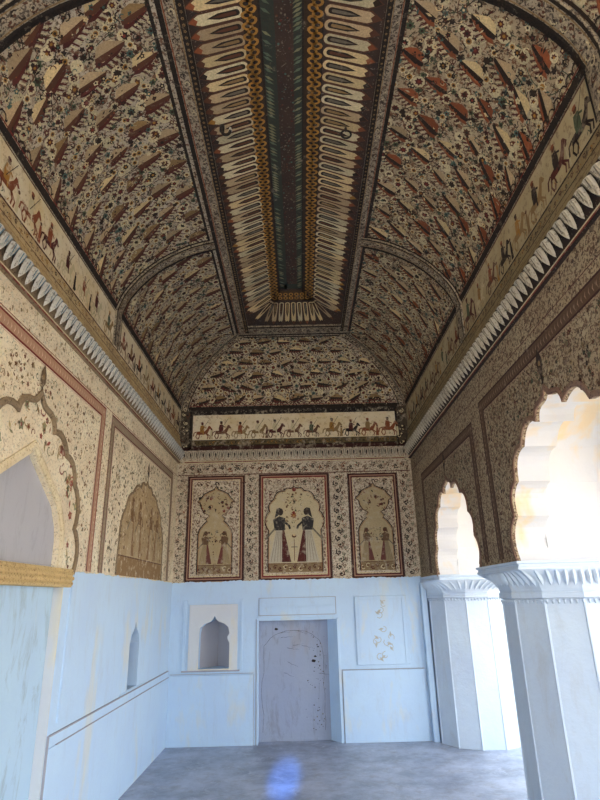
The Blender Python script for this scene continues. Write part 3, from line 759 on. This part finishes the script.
frieze('painted_frieze', wl_, 4.62, 7.34, ZB, 4.10, 1, 'pale frieze of riders above the left cornice, between the cross rib and the end wall', 'frieze', 'pigL', 10, .23)
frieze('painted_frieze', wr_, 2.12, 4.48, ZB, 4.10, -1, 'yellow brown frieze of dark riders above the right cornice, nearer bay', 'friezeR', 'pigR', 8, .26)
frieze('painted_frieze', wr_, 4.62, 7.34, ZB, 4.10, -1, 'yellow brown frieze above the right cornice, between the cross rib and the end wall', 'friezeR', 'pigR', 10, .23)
frieze('painted_frieze', wb_, -1.46, 1.36, 3.67, 4.05, 1, 'straight frieze of small horsemen across the end wall', 'frieze', 'pig', 11, .24, True)
# corner columns of scrolls and the bands under the end frieze
p = Paint(wb_, base=.004)
for a, b in ((XL, -1.46), (1.36, XR)):
    p.rect(a, 3.52, b, 4.11, rgb('463c30'), 0); p.rect(a + (.0 if a > 0 else .13), 3.52, a + (.03 if a > 0 else .165), 4.11, BK, 1)
    p.scroll((a+b)/2, 3.54, (a+b)/2, 4.1, .12, (BK, WH, BR, DK)); p.scroll((a+b)/2 - .03, 3.54, (a+b)/2 - .03, 4.1, .09, (DK, WH, BR, DK))
p.rect(-1.46, 4.05, 1.36, 4.11, BK, 1)
for i in range(40): p.disk(-1.42 + i * .07, 4.08, .009, jit(GY), 2, 6)
p.rect(-1.46, 3.60, 1.36, 3.67, rgb('5e5030'), 1); p.scroll(-1.44, 3.635, 1.34, 3.635, .06, (DK, BK, OC), pitch=.05, lay=2)
p.rect(-1.46, 3.588, 1.36, 3.60, BK, 1); p.rect(XL, 3.52, XR, 3.588, rgb('3a1412'), 1)
o = p.build('painted_border', 'pig'); tag(o, 'dark red and black scroll bands framing the horsemen frieze on the end wall', 'painted border')

# ================================================================== WALL PAINTINGS
def arch_band(mp, pts, w, col, col2, base=.004, relief=.012):
    """raised moulded line along an arch outline"""
    mb = MB(); n = len(pts); rows = []
    for i, q in enumerate(pts):
        a = pts[max(0, i-1)]; b = pts[min(n-1, i+1)]; dx, dy = b[0]-a[0], b[1]-a[1]; L = math.hypot(dx, dy) or 1
        nx, ny = -dy/L, dx/L
        rows.append([mp(q[0] + nx*w*k, q[1] + ny*w*k, d) for k, d in ((0, .0), (.0, relief*.7), (.5, relief), (1, relief*.7), (1, 0))])
    return mb.grid(rows)
def wall_ground(mp, u0, v0, u1, v1, name, m, hole=None):
    t = MB()
    tri = geometry.tessellate_polygon([[Vector((a, b, 0)) for a, b in rectp(u0, v0, u1, v1)]] + ([[Vector((a, b, 0)) for a, b in hole]] if hole else []))
    flat = rectp(u0, v0, u1, v1) + (hole or [])
    t.add([mp(a, b, .0012) for a, b in flat], [tuple(x) for x in tri])
    return t.build(name, m, fix=False)
def inset_poly(pts, u, v):
    c = False; n = len(pts)
    for i in range(n):
        a, b = pts[i], pts[(i+1) % n]
        if (a[1] > v) != (b[1] > v) and u < (b[0]-a[0]) * (v-a[1]) / (b[1]-a[1]) + a[0]: c = not c
    return c
# ---- left wall, nearer bay
L1 = cusped([(.80, ZP), (.74, 2.10), (.66, 2.40), (.48, 2.56), (.24, 2.66), (0, 2.85)], .22)
def finial(p, u, v, col, h=.2):
    p.stroke([(u, v), (u, v + h * .3)], .02, col, 5)
    p.poly([(u, v + h), (u - .035, v + h*.7), (u - .038, v + h*.45), (u, v + h*.22), (u + .038, v + h*.45), (u + .035, v + h*.7)], col, 5)
    p.disk(u, v + h*.58, .018, jit(TN), 6, 8)
def borders(p, u0, u1, v0, v1, c1, c2, c3, w=.11, bottom=False):
    # red line, ochre band with beads, red line, inner pale line
    for a, b, c in ((0, .014, c1), (.014, w - .03, c2), (w - .03, w - .016, c1), (w - .010, w - .004, c3)):
        p.rect(u0 + a, v1 - b, u1 - a, v1 - a, c, 2)
        p.rect(u0 + a, v0, u0 + b, v1 - b, c, 2); p.rect(u1 - b, v0, u1 - a, v1 - b, c, 2)
        if bottom: p.rect(u0 + b, v0 + a, u1 - b, v0 + b, c, 3)
    k = int((u1 - u0) / .04)
    for i in range(k): p.poly([(u0 + (i+.2)*(u1-u0)/k, v1 - w*.25), (u0 + (i+.6)*(u1-u0)/k, v1 - w*.45), (u0 + (i+.2)*(u1-u0)/k, v1 - w*.68), (u0 + (i+.35)*(u1-u0)/k, v1 - w*.45)], jit(c3), 3)
    k = int((v1 - v0) / .04)
    for i in range(k):
        for x in (u0 + .04, u1 - .04): p.leaf(x, v0 + i*.04, PI/2 + random.uniform(-.5, .5), .028, .012, jit(c3), 3)
PL = [TN, RD, GR, BR, BL, SI, WH]
def bay_left_near():
    u0, u1 = 2.10, 4.50; z1 = 3.165
    root = wall_ground(wl_, u0, ZP + .02, u1, z1, 'wall_painting', 'wallL', LUN); tag(root, 'painted wall panel around the big cusped arch with a grey pointed lunette, left wall', 'wall painting')
    arch = both(3.32, L1); ins = lambda u, v: inset_poly(arch, u, v); lun = lambda u, v: inset_poly(LUN, u, v)
    p = Paint(wl_, base=.0022); RS = rgb('a05848')
    borders(p, u0 + .02, u1, ZP + .02, z1, rgb('7c2c24'), rgb('b48c70'), rgb('d8b8a0'), .115)
    p.build('painted_border', 'line', root)
    p = Paint(wl_, base=.002); p.flora(u0 + .15, ZP + .03, u1 - .13, z1 - .13, 620, .034, [rgb('8c7450'), rgb('7a5638'), rgb('8c5c48'), rgb('6c7860'), rgb('a08a60'), rgb('e0d0a8')], lambda u, v: not ins(u, v))
    p.build('painted_foliage', 'pigL', root)
    p = Paint(wl_, base=.002); c = rgb('cdb88e')
    # inner spandrel: pale ground with red and green sprigs
    p.flora(2.55, ZP + .03, 4.1, 2.8, 230, .07, [rgb('9c5a4a'), rgb('a8885c'), rgb('8c8a68'), rgb('b4a070'), rgb('8a4038')], lambda u, v: ins(u, v) and not inset_poly(both(3.33, [(.66, 1.8), (.66, 2.05), (.5, 2.38), (.2, 2.55), (0, 2.6)]), u, v))
    p.build('painted_sprigs', 'pigL', root)
    arch_band(wl_, arch, .04, None, None, relief=.022).build('arch_moulding', 'brown', root)
    p = Paint(wl_, base=.004); finial(p, 3.32, 2.85, rgb('6c5840'), .22); p.build('finial', 'pigL', root)
    q = both(3.33, [(.54, 1.83), (.54, 2.0), (.515, 2.095), (.425, 2.226), (.203, 2.366), (.052, 2.461), (0, 2.506)])
    arch_band(wl_, q, .055, None, None, relief=.018).build('lunette_rim', 'gold_pale', root)
bay_left_near()
# gilded relief ledge
g = MB().box(XL - .06, XL + .03, 2.50, 4.10, 1.705, 1.825)
led = g.build('wall_ledge', 'gold'); bevel(led, .008)
tag(led, 'gold carved relief ledge under the grey lunette at the left edge', 'ledge')
rl = MB()
for i in range(46):
    for r_ in range(3):
        y = 2.53 + i * .0345 + (.017 if r_ % 2 else 0); z = 1.728 + r_ * .035
        rows = [[(XL + .03 + .010 * math.sin(f), y + .014 * math.cos(f) * math.cos(a), z + .014 * math.cos(f) * math.sin(a)) for a in [2*PI*k/7 for k in range(7)]] for f in (0, .6, 1.2)]
        rl.grid(rows, True)
rl.build('relief_beads', 'gold', led, True, fix=False)
# small robed figure helper
def lady(p, u, v, h, sg, robe, front, top=DK, skin=BR, lay=4):
    f = lambda x, y: (u + sg * x * h, v + y * h)
    p.poly([f(-.20, 0), f(.20, 0), f(.08, .60), f(-.06, .60)], robe, lay)
    p.poly([f(.04, .01), f(.21, .01), f(.09, .58), f(.05, .58)], front, lay + 1)
    p.poly([f(-.09, .58), f(.10, .58), f(.11, .80), f(.0, .84), f(-.12, .78)], top, lay + 1)
    p.disk(*f(.02, .92), h * .055, skin, lay + 2, 10, h * .07); p.poly([f(-.05, .98), f(-.09, .80), f(-.02, .86), f(.02, 1.0)], top, lay + 1)
    p.stroke([f(.06, .76), f(.18, .66), f(.20, .60)], h * .04, top, lay + 2); p.stroke([f(-.08, .62), f(-.26, .42)], h * .03, GY, lay + 2)
    for k in range(5): p.stroke([f(-.16 + k*.06, .02), f(-.05 + k*.02, .56)], h * .006, jit(GY), lay + 1)
def bay_left_far():
    u0, u1 = 4.66, 7.10; z1 = 3.165
    root = wall_ground(wl_, u0, ZP + .02, u1, z1, 'wall_painting', 'wallL'); tag(root, 'faded painting of a brown cusped arch with robed figures, left wall beside the end wall', 'wall painting')
    arch = both(5.94, cusped([(.82, ZP + .02), (.80, 2.15), (.68, 2.42), (.48, 2.60), (.22, 2.70), (0, 2.80)], .15, first=.1)); ins = lambda u, v: inset_poly(arch, u, v)
    p = Paint(wl_, base=.0022); borders(p, u0, u1 + .02, ZP + .02, z1, rgb('6e3a34'), rgb('96846a'), rgb('b89c88'), .11); p.build('painted_border', 'line', root)
    p = Paint(wl_, base=.002); p.flora(u0 + .12, ZP + .03, u1 - .11, z1 - .13, 700, .034, [rgb('7c6c50'), rgb('5c4832'), rgb('8c7c60'), rgb('6c7058')], lambda u, v: not ins(u, v)); p.build('painted_foliage', 'pigL', root)
    p = Paint(wl_, base=.0016); p.poly(arch, rgb('b09870'), 0); p.rect(5.14, ZP + .02, 6.74, 2.0, rgb('8e7048'), 1)
    p.flora(5.14, 2.0, 6.72, 2.75, 420, .04, [BR, rgb('6c5030'), rgb('a89070'), TN], ins, 2); p.rect(5.14, 1.995, 6.74, 2.005, BR, 3); p.build('painted_alcove', 'pigL', root)
    for x, s in ((5.48, 1), (5.74, 1), (6.18, -1), (6.45, -1)):
        q = Paint(wl_, base=.0025); lady(q, x, 2.01, .56, s, jit(rgb('b8a27c')), rgb('8c6a44'), rgb('7c5c38'), rgb('7c5c3c')); q.build('painted_figure', 'pigL', root)
    arch_band(wl_, arch, .024, None, None, relief=.012).build('arch_moulding', 'brown', root)
    p = Paint(wl_, base=.004); finial(p, 5.94, 2.80, rgb('443424'), .23); p.build('finial', 'pigL', root)
bay_left_far()
# horizontal band between cornice and panels, and flanking strips (left / right)
for mp, sd_, pm, cols, c1 in ((wl_, 'left', 'pigL', [rgb('a89468'), rgb('8a7858'), rgb('988c68'), rgb('b89878')], RD), (wr_, 'right', 'pigR', [DK, BR, rgb('5c4630'), rgb('705840')], MA)):
    p = Paint(mp, base=.002)
    p.flora(1.9, 3.18, D - .05, 3.345, 700, .028, cols); p.rect(1.9, 3.175, D - .01, 3.181, c1, 3)
    p.flora(4.50, ZP + .02, 4.66, 3.16, 800, .026, cols); p.flora(7.13, ZP + .02, D - .04, 3.16, 500, .03, cols)
    o = p.build('painted_border', pm); tag(o, 'speckled floral band under the %s cornice and between its wall panels' % sd_, 'painted border')
# ---- end wall panels
def end_panel(u0, u1, z0, z1, kind, label, redl):
    root = wall_ground(wb_, u0, z0, u1, z1, 'wall_painting', 'wallB'); tag(root, label, 'wall painting')
    p = Paint(wb_, base=.0022)
    for a, b, c in ((0, .022, rgb('3c1412')), (.022, .036, rgb('a8826a')), (.036, .054, redl), (.060, .066, CR)):
        p.rect(u0 + a, z1 - b, u1 - a, z1 - a, c, 2); p.rect(u0 + a, z0 + a, u1 - a, z0 + b, c, 2)
        p.rect(u0 + a, z0 + b, u0 + b, z1 - b, c, 2); p.rect(u1 - b, z0 + b, u1 - a, z1 - b, c, 2)
    p.scroll(u0 + .09, z0 + .09, u0 + .09, z1 - .1, .05, (MA, BR, DK)); p.scroll(u1 - .09, z0 + .09, u1 - .09, z1 - .1, .05, (MA, BR, DK))
    p.build('painted_border', 'line', root)
    c = (u0 + u1) / 2 + (0 if kind == 'centre' else 0.0)
    if kind == 'centre':
        arch = both(c, cusped([(.35, z0 + .09), (.345, 2.44), (.33, 2.68), (.27, 2.84), (.13, 2.95), (0, 3.01)], .22, first=.05))
    else:
        h = [(.225, z0 + .09), (.225, 2.40), (.21, 2.46), (.16, 2.53), (.11, 2.575), (.13, 2.60), (.085, 2.645), (.15, 2.68), (.195, 2.75), (.20, 2.80), (.245, 2.83), (.20, 2.87), (.16, 2.93), (.09, 2.965), (.03, 2.99), (0, 3.035)]
        arch = both(c, h)
    ins = lambda u, v: inset_poly(arch, u, v)
    p = Paint(wb_, base=.0018); p.poly(arch, rgb('cbbb94') if kind == 'centre' else rgb('b8a47c'), 0)
    p.stroke(arch, .014, DK, 6); p.stroke([(a + (.012 if a < c else -.012), b - .01) for a, b in arch], .006, SI, 6)
    pl0, pl1 = arch[0][0], arch[-1][0]
    p.rect(pl0, z0 + .09, pl1, z0 + .20, rgb('8a7250'), 2); p.scroll(pl0, z0 + .145, pl1, z0 + .145, .10, (BR, MA, WH), pitch=.06, lay=3); p.rect(pl0, z0 + .195, pl1, z0 + .203, BR, 4)
    p.stroke([(c, arch[len(arch)//2][1]), (c, z1 - .08)], .008, DK, 5); p.curl(c, z1 - .11, .03, -.4, 4, .01, DK, 5)
    p.build('painted_alcove', 'pig', root)
    p = Paint(wb_, base=.002)
    p.flora(u0 + .12, 2.3, u1 - .12, z1 - .08, 600, .036, [MA, DK, BR, DK, WH, GR], lambda u, v: not ins(u, v), 2)
    for i in range(int((u1-u0) / .12)):
        for zz in (z1 - .11,): p.curl(u0 + .14 + i * .12, zz, .03, 0, 5, .01, BR, 3)
    for zz in [2.45 + i * .12 for i in range(5)]:
        for x in (u0 + .15, u1 - .15): 
            if not ins(x, zz): p.curl(x, zz, .028, random.random()*6, 5, .01, BR, 3)
    p.build('painted_foliage', 'pig', root)
    if kind == 'centre':
        for x, s in ((c - .20, 1), (c + .17, -1)):
            q = Paint(wb_, base=.0025); lady(q, x, z0 + .21, .70, s, rgb('bfb6a0'), MA, rgb('2a2828'), rgb('342820')); q.build('painted_figure', 'pig', root)
        q = Paint(wb_, base=.0025)
        q.flower(c - .01, 2.62, .045, SI, OC, 7, 5); q.disk(c - .01, 2.66, .02, RD, 6, 8); q.disk(c - .01, 2.36, .032, BR, 5, 8, .024); q.disk(c - .01, 2.37, .02, CR, 6, 8, .014)
        q.stroke([(c - .01, 2.05), (c - .01, 2.32)], .008, BR, 4); q.stroke([(c - .05, 2.22), (c + .03, 2.22)], .012, GY, 4)
        q.flora(c - .13, 2.45, c + .11, 2.92, 500, .035, [BR, GR, MA, TN], None, 4); q.disk(c, 2.965, .028, RD, 5, 8)
        q.flora(c - .3, 2.78, c + .28, 2.92, 200, .04, [BR, GR, SI], ins, 3); q.build('painted_bouquet', 'pig', root)
    else:
        for x, s in ((c - .125, 1), (c + .125, -1)):
            q = Paint(wb_, base=.0025); lady(q, x, z0 + .21, .42, s, jit(rgb('a08c68')), rgb('6c3a30'), rgb('6c5238') , BR); q.build('painted_figure', 'pig', root)
        q = Paint(wb_, base=.0025); q.poly([(c - .06, 2.33), (c + .06, 2.33), (c + .02, z0 + .22), (c - .02, z0 + .22)], rgb('b4a078'), 7)
        q.flora(c - .12, 2.28, c + .12, 2.44, 900, .035, [BR, GR, MA, DK], None, 8); q.flora(c - .02, 2.02, c + .02, 2.3, 900, .02, [BR, MA], None, 9)
        q.flora(c - .17, 2.68, c + .17, 2.93, 420, .045, [MA, DK, BR, RD], ins, 3); q.build('painted_bouquet', 'pig', root)
end_panel(-1.485, -.735, ZP + .012, 3.175, 'side', 'red bordered painted panel with flower vase under a keyhole arch, left of the central panel', MA)
end_panel(-.535, .395, ZP + .012, 3.180, 'centre', 'central painted panel of two robed women facing each other under a cusped arch', RD)
end_panel(.655, 1.315, ZP + .012, 3.165, 'side', 'darker painted panel with flower vase under a keyhole arch, right of the central panel', MA)
p = Paint(wb_, base=.002)
for x, w in ((-1.565, .14), (-.635, .17), (.525, .22), (1.42, .19)):
    p.scroll(x - .02, ZP + .03, x - .02, 3.17, w * .62, (DK, DK, BR, GR), pitch=.085); p.scroll(x + .045, ZP + .07, x + .045, 3.17, w * .4, (BR, GR, GY, SI), pitch=.07)
for x in (-1.49, -.73, -.54, .40, .65, 1.32): p.rect(x - .004, ZP + .02, x + .004, 3.18, DK, 2)
p.scroll(XL + .05, 3.27, XR - .05, 3.27, .12, (DK, BR, DK, SI), pitch=.10); p.flora(XL + .03, 3.19, XR - .03, 3.35, 500, .03, [BR, GR, GY, SI])
p.rect(XL + .02, 3.183, XR - .02, 3.195, MA, 3); p.rect(XL, 3.345, XR, 3.355, WH, 3)
o = p.build('painted_border', 'pig'); tag(o, 'vine scroll strips between and above the three painted panels of the end wall', 'painted border')

# ---- right wall panels
def bay_right(u0, u1, z1, half, c, label, first):
    arch = both(c, half); root = None
    # ground: rectangle with the arch notched out
    out = [(u0, ZP + .02)] + [q for q in both(c, [(s + .012, z + .012) for s, z in half]) if q[1] > ZP + .021]
    out = [(u0, ZP + .035)] + [(arch[0][0] - .01, ZP + .035)] + [(a + (-.01 if a < c else .01), b + .01) for a, b in arch if b > ZP + .04] + [(arch[-1][0] + .01, ZP + .035), (u1, ZP + .035), (u1, z1), (u0, z1)]
    tri = geometry.tessellate_polygon([[Vector((a, b, 0)) for a, b in out]])
    root = MB().add([wr_(a, b, .0012) for a, b in out], [tuple(x) for x in tri]).build('wall_painting', 'wallR', fix=False)
    tag(root, label, 'wall painting')
    p = Paint(wr_, base=.0022)
    borders(p, u0, u1, ZP + .03, z1, rgb('3a1614'), rgb('5e4632'), rgb('9c8068'), .12); p.build('painted_border', 'line', root)
    ins = lambda u, v: inset_poly([(arch[0][0], 1.5)] + arch + [(arch[-1][0], 1.5)], u, v)
    p = Paint(wr_, base=.002); p.flora(u0 + .13, ZP + .04, u1 - .13, z1 - .13, 900, .034, [DK, BR, rgb('4a3422'), rgb('7c6444'), MA, rgb('8c7452'), GR], lambda u, v: not ins(u, v)); p.build('painted_foliage', 'pigR', root)
    arch_band(wr_, arch, .034, None, None, relief=.012).build('arch_moulding', 'maroon', root)
    p = Paint(wr_, base=.004); p.stroke([(a, b + .028) for a, b in arch], .014, MA, 3); finial(p, c, half[-1][1] + .02, rgb('2c1a12'), .26); p.build('finial', 'pigR', root)
    return root
bay_right(2.10, 4.42, 3.11, A1, 3.2, 'brown speckled painting around the large near arch on the right wall', True)
bay_right(4.66, 6.85, 3.02, A2, 5.7, 'brown speckled painting around the smaller far arch on the right wall', False)

# ================================================================== NICHES AND PANELS ON THE LOWER WALLS
# left-hand wall niche
nr = tag(empty('wall_niche', (XL, 5.89, .83)), 'narrow pointed niche in the limewashed left wall above the dado line', 'niche')
MB().box(XL - .204, XL - .19, 5.6, 6.2, .80, 1.45).build('niche_back', 'grey_plaster', nr)
MB().box(XL, XL + .010, 5.50, 6.30, .812, .824).build('niche_sill', 'lime', nr)
# end wall niche, V-shaped back
nb = tag(empty('wall_niche', (-1.085, D, .815)), 'small cusped niche with raised cream frame left of the blocked doorway', 'niche')
x0, x1 = -1.285, -.885
MB().add([(x0, D + .10, .80), (-1.08, D + .30, .80), (x1, D + .10, .80), (x0, D + .10, 1.44), (-1.08, D + .30, 1.44), (x1, D + .10, 1.44), (x0, D + .415, .80), (x1, D + .415, .80), (x0, D + .415, 1.44), (x1, D + .415, 1.44)],
         [(0, 1, 4, 3), (1, 2, 5, 4), (0, 3, 8, 6), (2, 7, 9, 5), (6, 8, 9, 7), (3, 4, 5, 9, 8), (0, 6, 7, 2, 1)]).build('niche_back', 'grey_plaster', nb)
fr = MB()
outr = rectp(-1.40, .80, -.80, 1.545)
fr.slab(outr, [NB], lambda u, v, d: (u, D - .016 + d, v), None, .0155)
bevel(fr.build('niche_frame', 'yellowed', nb), .003)
bevel(MB().box(-1.475, -1.435, D - .014, D, .80, 1.60).build('side_fillet', 'lime', nb), .004)
bevel(MB().box(-.765, -.735, D - .014, D, .80, 1.60).build('side_fillet', 'lime', nb), .004)
MB().box(-1.47, -.77, D - .024, D, .785, .800).build('niche_sill', 'grey_plaster', nb)
# raised panel on the right of the end wall with worn arabesque
pn = MB().box(.657, 1.304, D - .020, D, .815, 1.60); pn = pn.build('plaster_panel', 'lime'); bevel(pn, .006)
tag(pn, 'raised blue white panel with yellow traces of an arabesque, right of the blocked doorway', 'panel')
p = Paint(wb_, base=.022); YT = lin((.80, .78, .68)); YG = lin((.76, .77, .74))
for x, z in ((.98, 1.44), (1.02, 1.50), (.96, 1.38), (1.0, 1.22), (.93, 1.10), (1.03, 1.06), (1.06, 1.02), (1.0, .92), (.93, .90), (.90, 1.07), (1.08, 1.12)):
    p.curl(x, z, .045, random.random()*6, 4.5, .008, YG, 2); p.leaf(x, z, random.random()*6, .07, .03, YG, 1)
p.build('arabesque_traces', 'pig', pn)
bevel(MB().box(.70, .708, D - .026, D - .02, .86, 1.56).box(1.245, 1.262, D - .028, D - .02, .83, 1.58).box(.70, 1.25, D - .026, D - .02, 1.55, 1.558).build('panel_moulding', 'lime', pn), .002)

# ================================================================== PIERS
def pier(cx, cy, half_y, label, name='pier', cut=None):
    R0 = .5; root = tag(empty(name, (cx, min(cy, D - .02), 0)), label, 'pier')
    ang = [math.radians(15 + 30 * k) for k in range(12)]
    def lim(x, y): return (x, min(y, cut)) if cut else (x, y)
    def poly_r(a, R_):
        s = PI / 6; return R_ * math.cos(s/2) / math.cos(((a - 0) % s) - s/2) if False else R_ * math.cos(PI/12) / math.cos(((a + PI/12) % (PI/6)) - PI/12)
    # shaft
    sh = MB(); rows = []
    for z, k in ((0, 1.0), (.8, 1.0), (1.60, .985)):
        rows.append([(*lim(cx + R0*k*math.cos(a), cy + R0*k*math.sin(a)), z) for a in ang])
    sh.grid(rows, True)
    sh.add(rows[-1], [tuple(range(12))])
    sh.build('shaft', 'lime_pier', root, fix=False)
    # fillets along the arrises
    for a in ang:
        x, y = cx + (R0 - .003) * math.cos(a), cy + (R0 - .003) * math.sin(a)
        if cut and y > cut: continue
        f = MB(); rod(f, (x, y, 0), (cx + (R0*.985 - .003) * math.cos(a), cy + (R0*.985 - .003) * math.sin(a), 1.53), .011, 6)
        f.build('arris_fillet', 'lime_pier', root)
    # capital loft: twelve-sided to rectangular
    NA = 96; hx = .545; hy = half_y
    cap = MB(); rows = []
    for z, t, k in ((1.555, 0, 1.0), (1.56, 0, 1.03), (1.595, 0, 1.035), (1.60, 0, 1.01), (1.62, .02, 1.02), (1.65, .12, 1.02), (1.68, .30, 1.01), (1.71, .55, 1.0), (1.735, .82, 1.0), (1.75, 1, 1.0), (1.765, 1, 1.0), (1.77, 1, .985), (1.785, 1, .985), (1.79, 1, 1.01), (ZP, 1, 1.01)):
        row = []
        for i in range(NA):
            a = 2*PI*i/NA + .001; r1 = poly_r(a, R0) * k; c, s = math.cos(a), math.sin(a)
            r2 = min(hx / max(abs(c), 1e-6), hy / max(abs(s), 1e-6)) * k
            r = r1 + (r2 - r1) * t; row.append((*lim(cx + r*c, cy + r*s), z))
        rows.append(row)
    cap.grid(rows, True); cap.add(rows[-1], [tuple(range(NA))])
    capo = cap.build('capital', 'lime_pier', root, fix=False)
    # carved leaves round the flare, beads beneath
    lf = MB(); nl = 64
    for i in range(nl):
        a = 2*PI*(i + .5)/nl; 
        if cut and cy + .52 * math.sin(a) > cut - .02: continue
        c, s = math.cos(a), math.sin(a); tx, ty = -s, c
        def at(t, z, side, off):
            r1 = poly_r(a, R0); r2 = min(hx / max(abs(c), 1e-6), hy / max(abs(s), 1e-6)); r = r1 + (r2 - r1) * t + off
            return (cx + r*c + tx*side, cy + r*s + ty*side, z)
        w = .016
        A = [at(.05, 1.635, 0, .022), at(.2, 1.665, -w, .018), at(.45, 1.70, -w*1.2, .014), at(.80, 1.735, -w*.8, .012), at(.92, 1.745, 0, .016), at(.80, 1.735, w*.8, .012), at(.45, 1.70, w*1.2, .014), at(.2, 1.665, w, .018), at(.35, 1.685, 0, .034)]
        lf.add(A, [(k, (k+1) % 8, 8) for k in range(8)])
    lf.build('leaf_row', 'lime_pier', capo, fix=False)
    bd = MB()
    for i in range(80):
        a = 2*PI*(i+.5)/80; r = poly_r(a, R0) * 1.003; x, y = cx + r*math.cos(a), cy + r*math.sin(a)
        if cut and y > cut - .02: continue
        rod(bd, (x, y, 1.548), (x, y, 1.520), .011, 6, .004)
    bd.build('bead_row', 'lime_pier', capo, True, fix=False)
    return root
pier(2.05, 4.50, .485, 'large white faceted pier with leaf carved capital in the right foreground')
pier(2.05, 7.03 + .37, .88, 'half pier of white facets against the end wall, under the far arch', cut=D - .004)
for yc in (1.95, -.55):
    pass
MB_ = None
pier(2.05, 1.95, .40, 'white faceted pier of the arcade to the right of the camera')
bp = MB().box(XR + .05, 2.55, YB, -2.65, 0, ZP).box(XR + .05, 2.55, -.95, -.15, 0, ZP)
struct(bp.build('wall_pier', 'lime'), 'plain arcade piers behind the camera')

# front end wall above an open doorway behind the camera
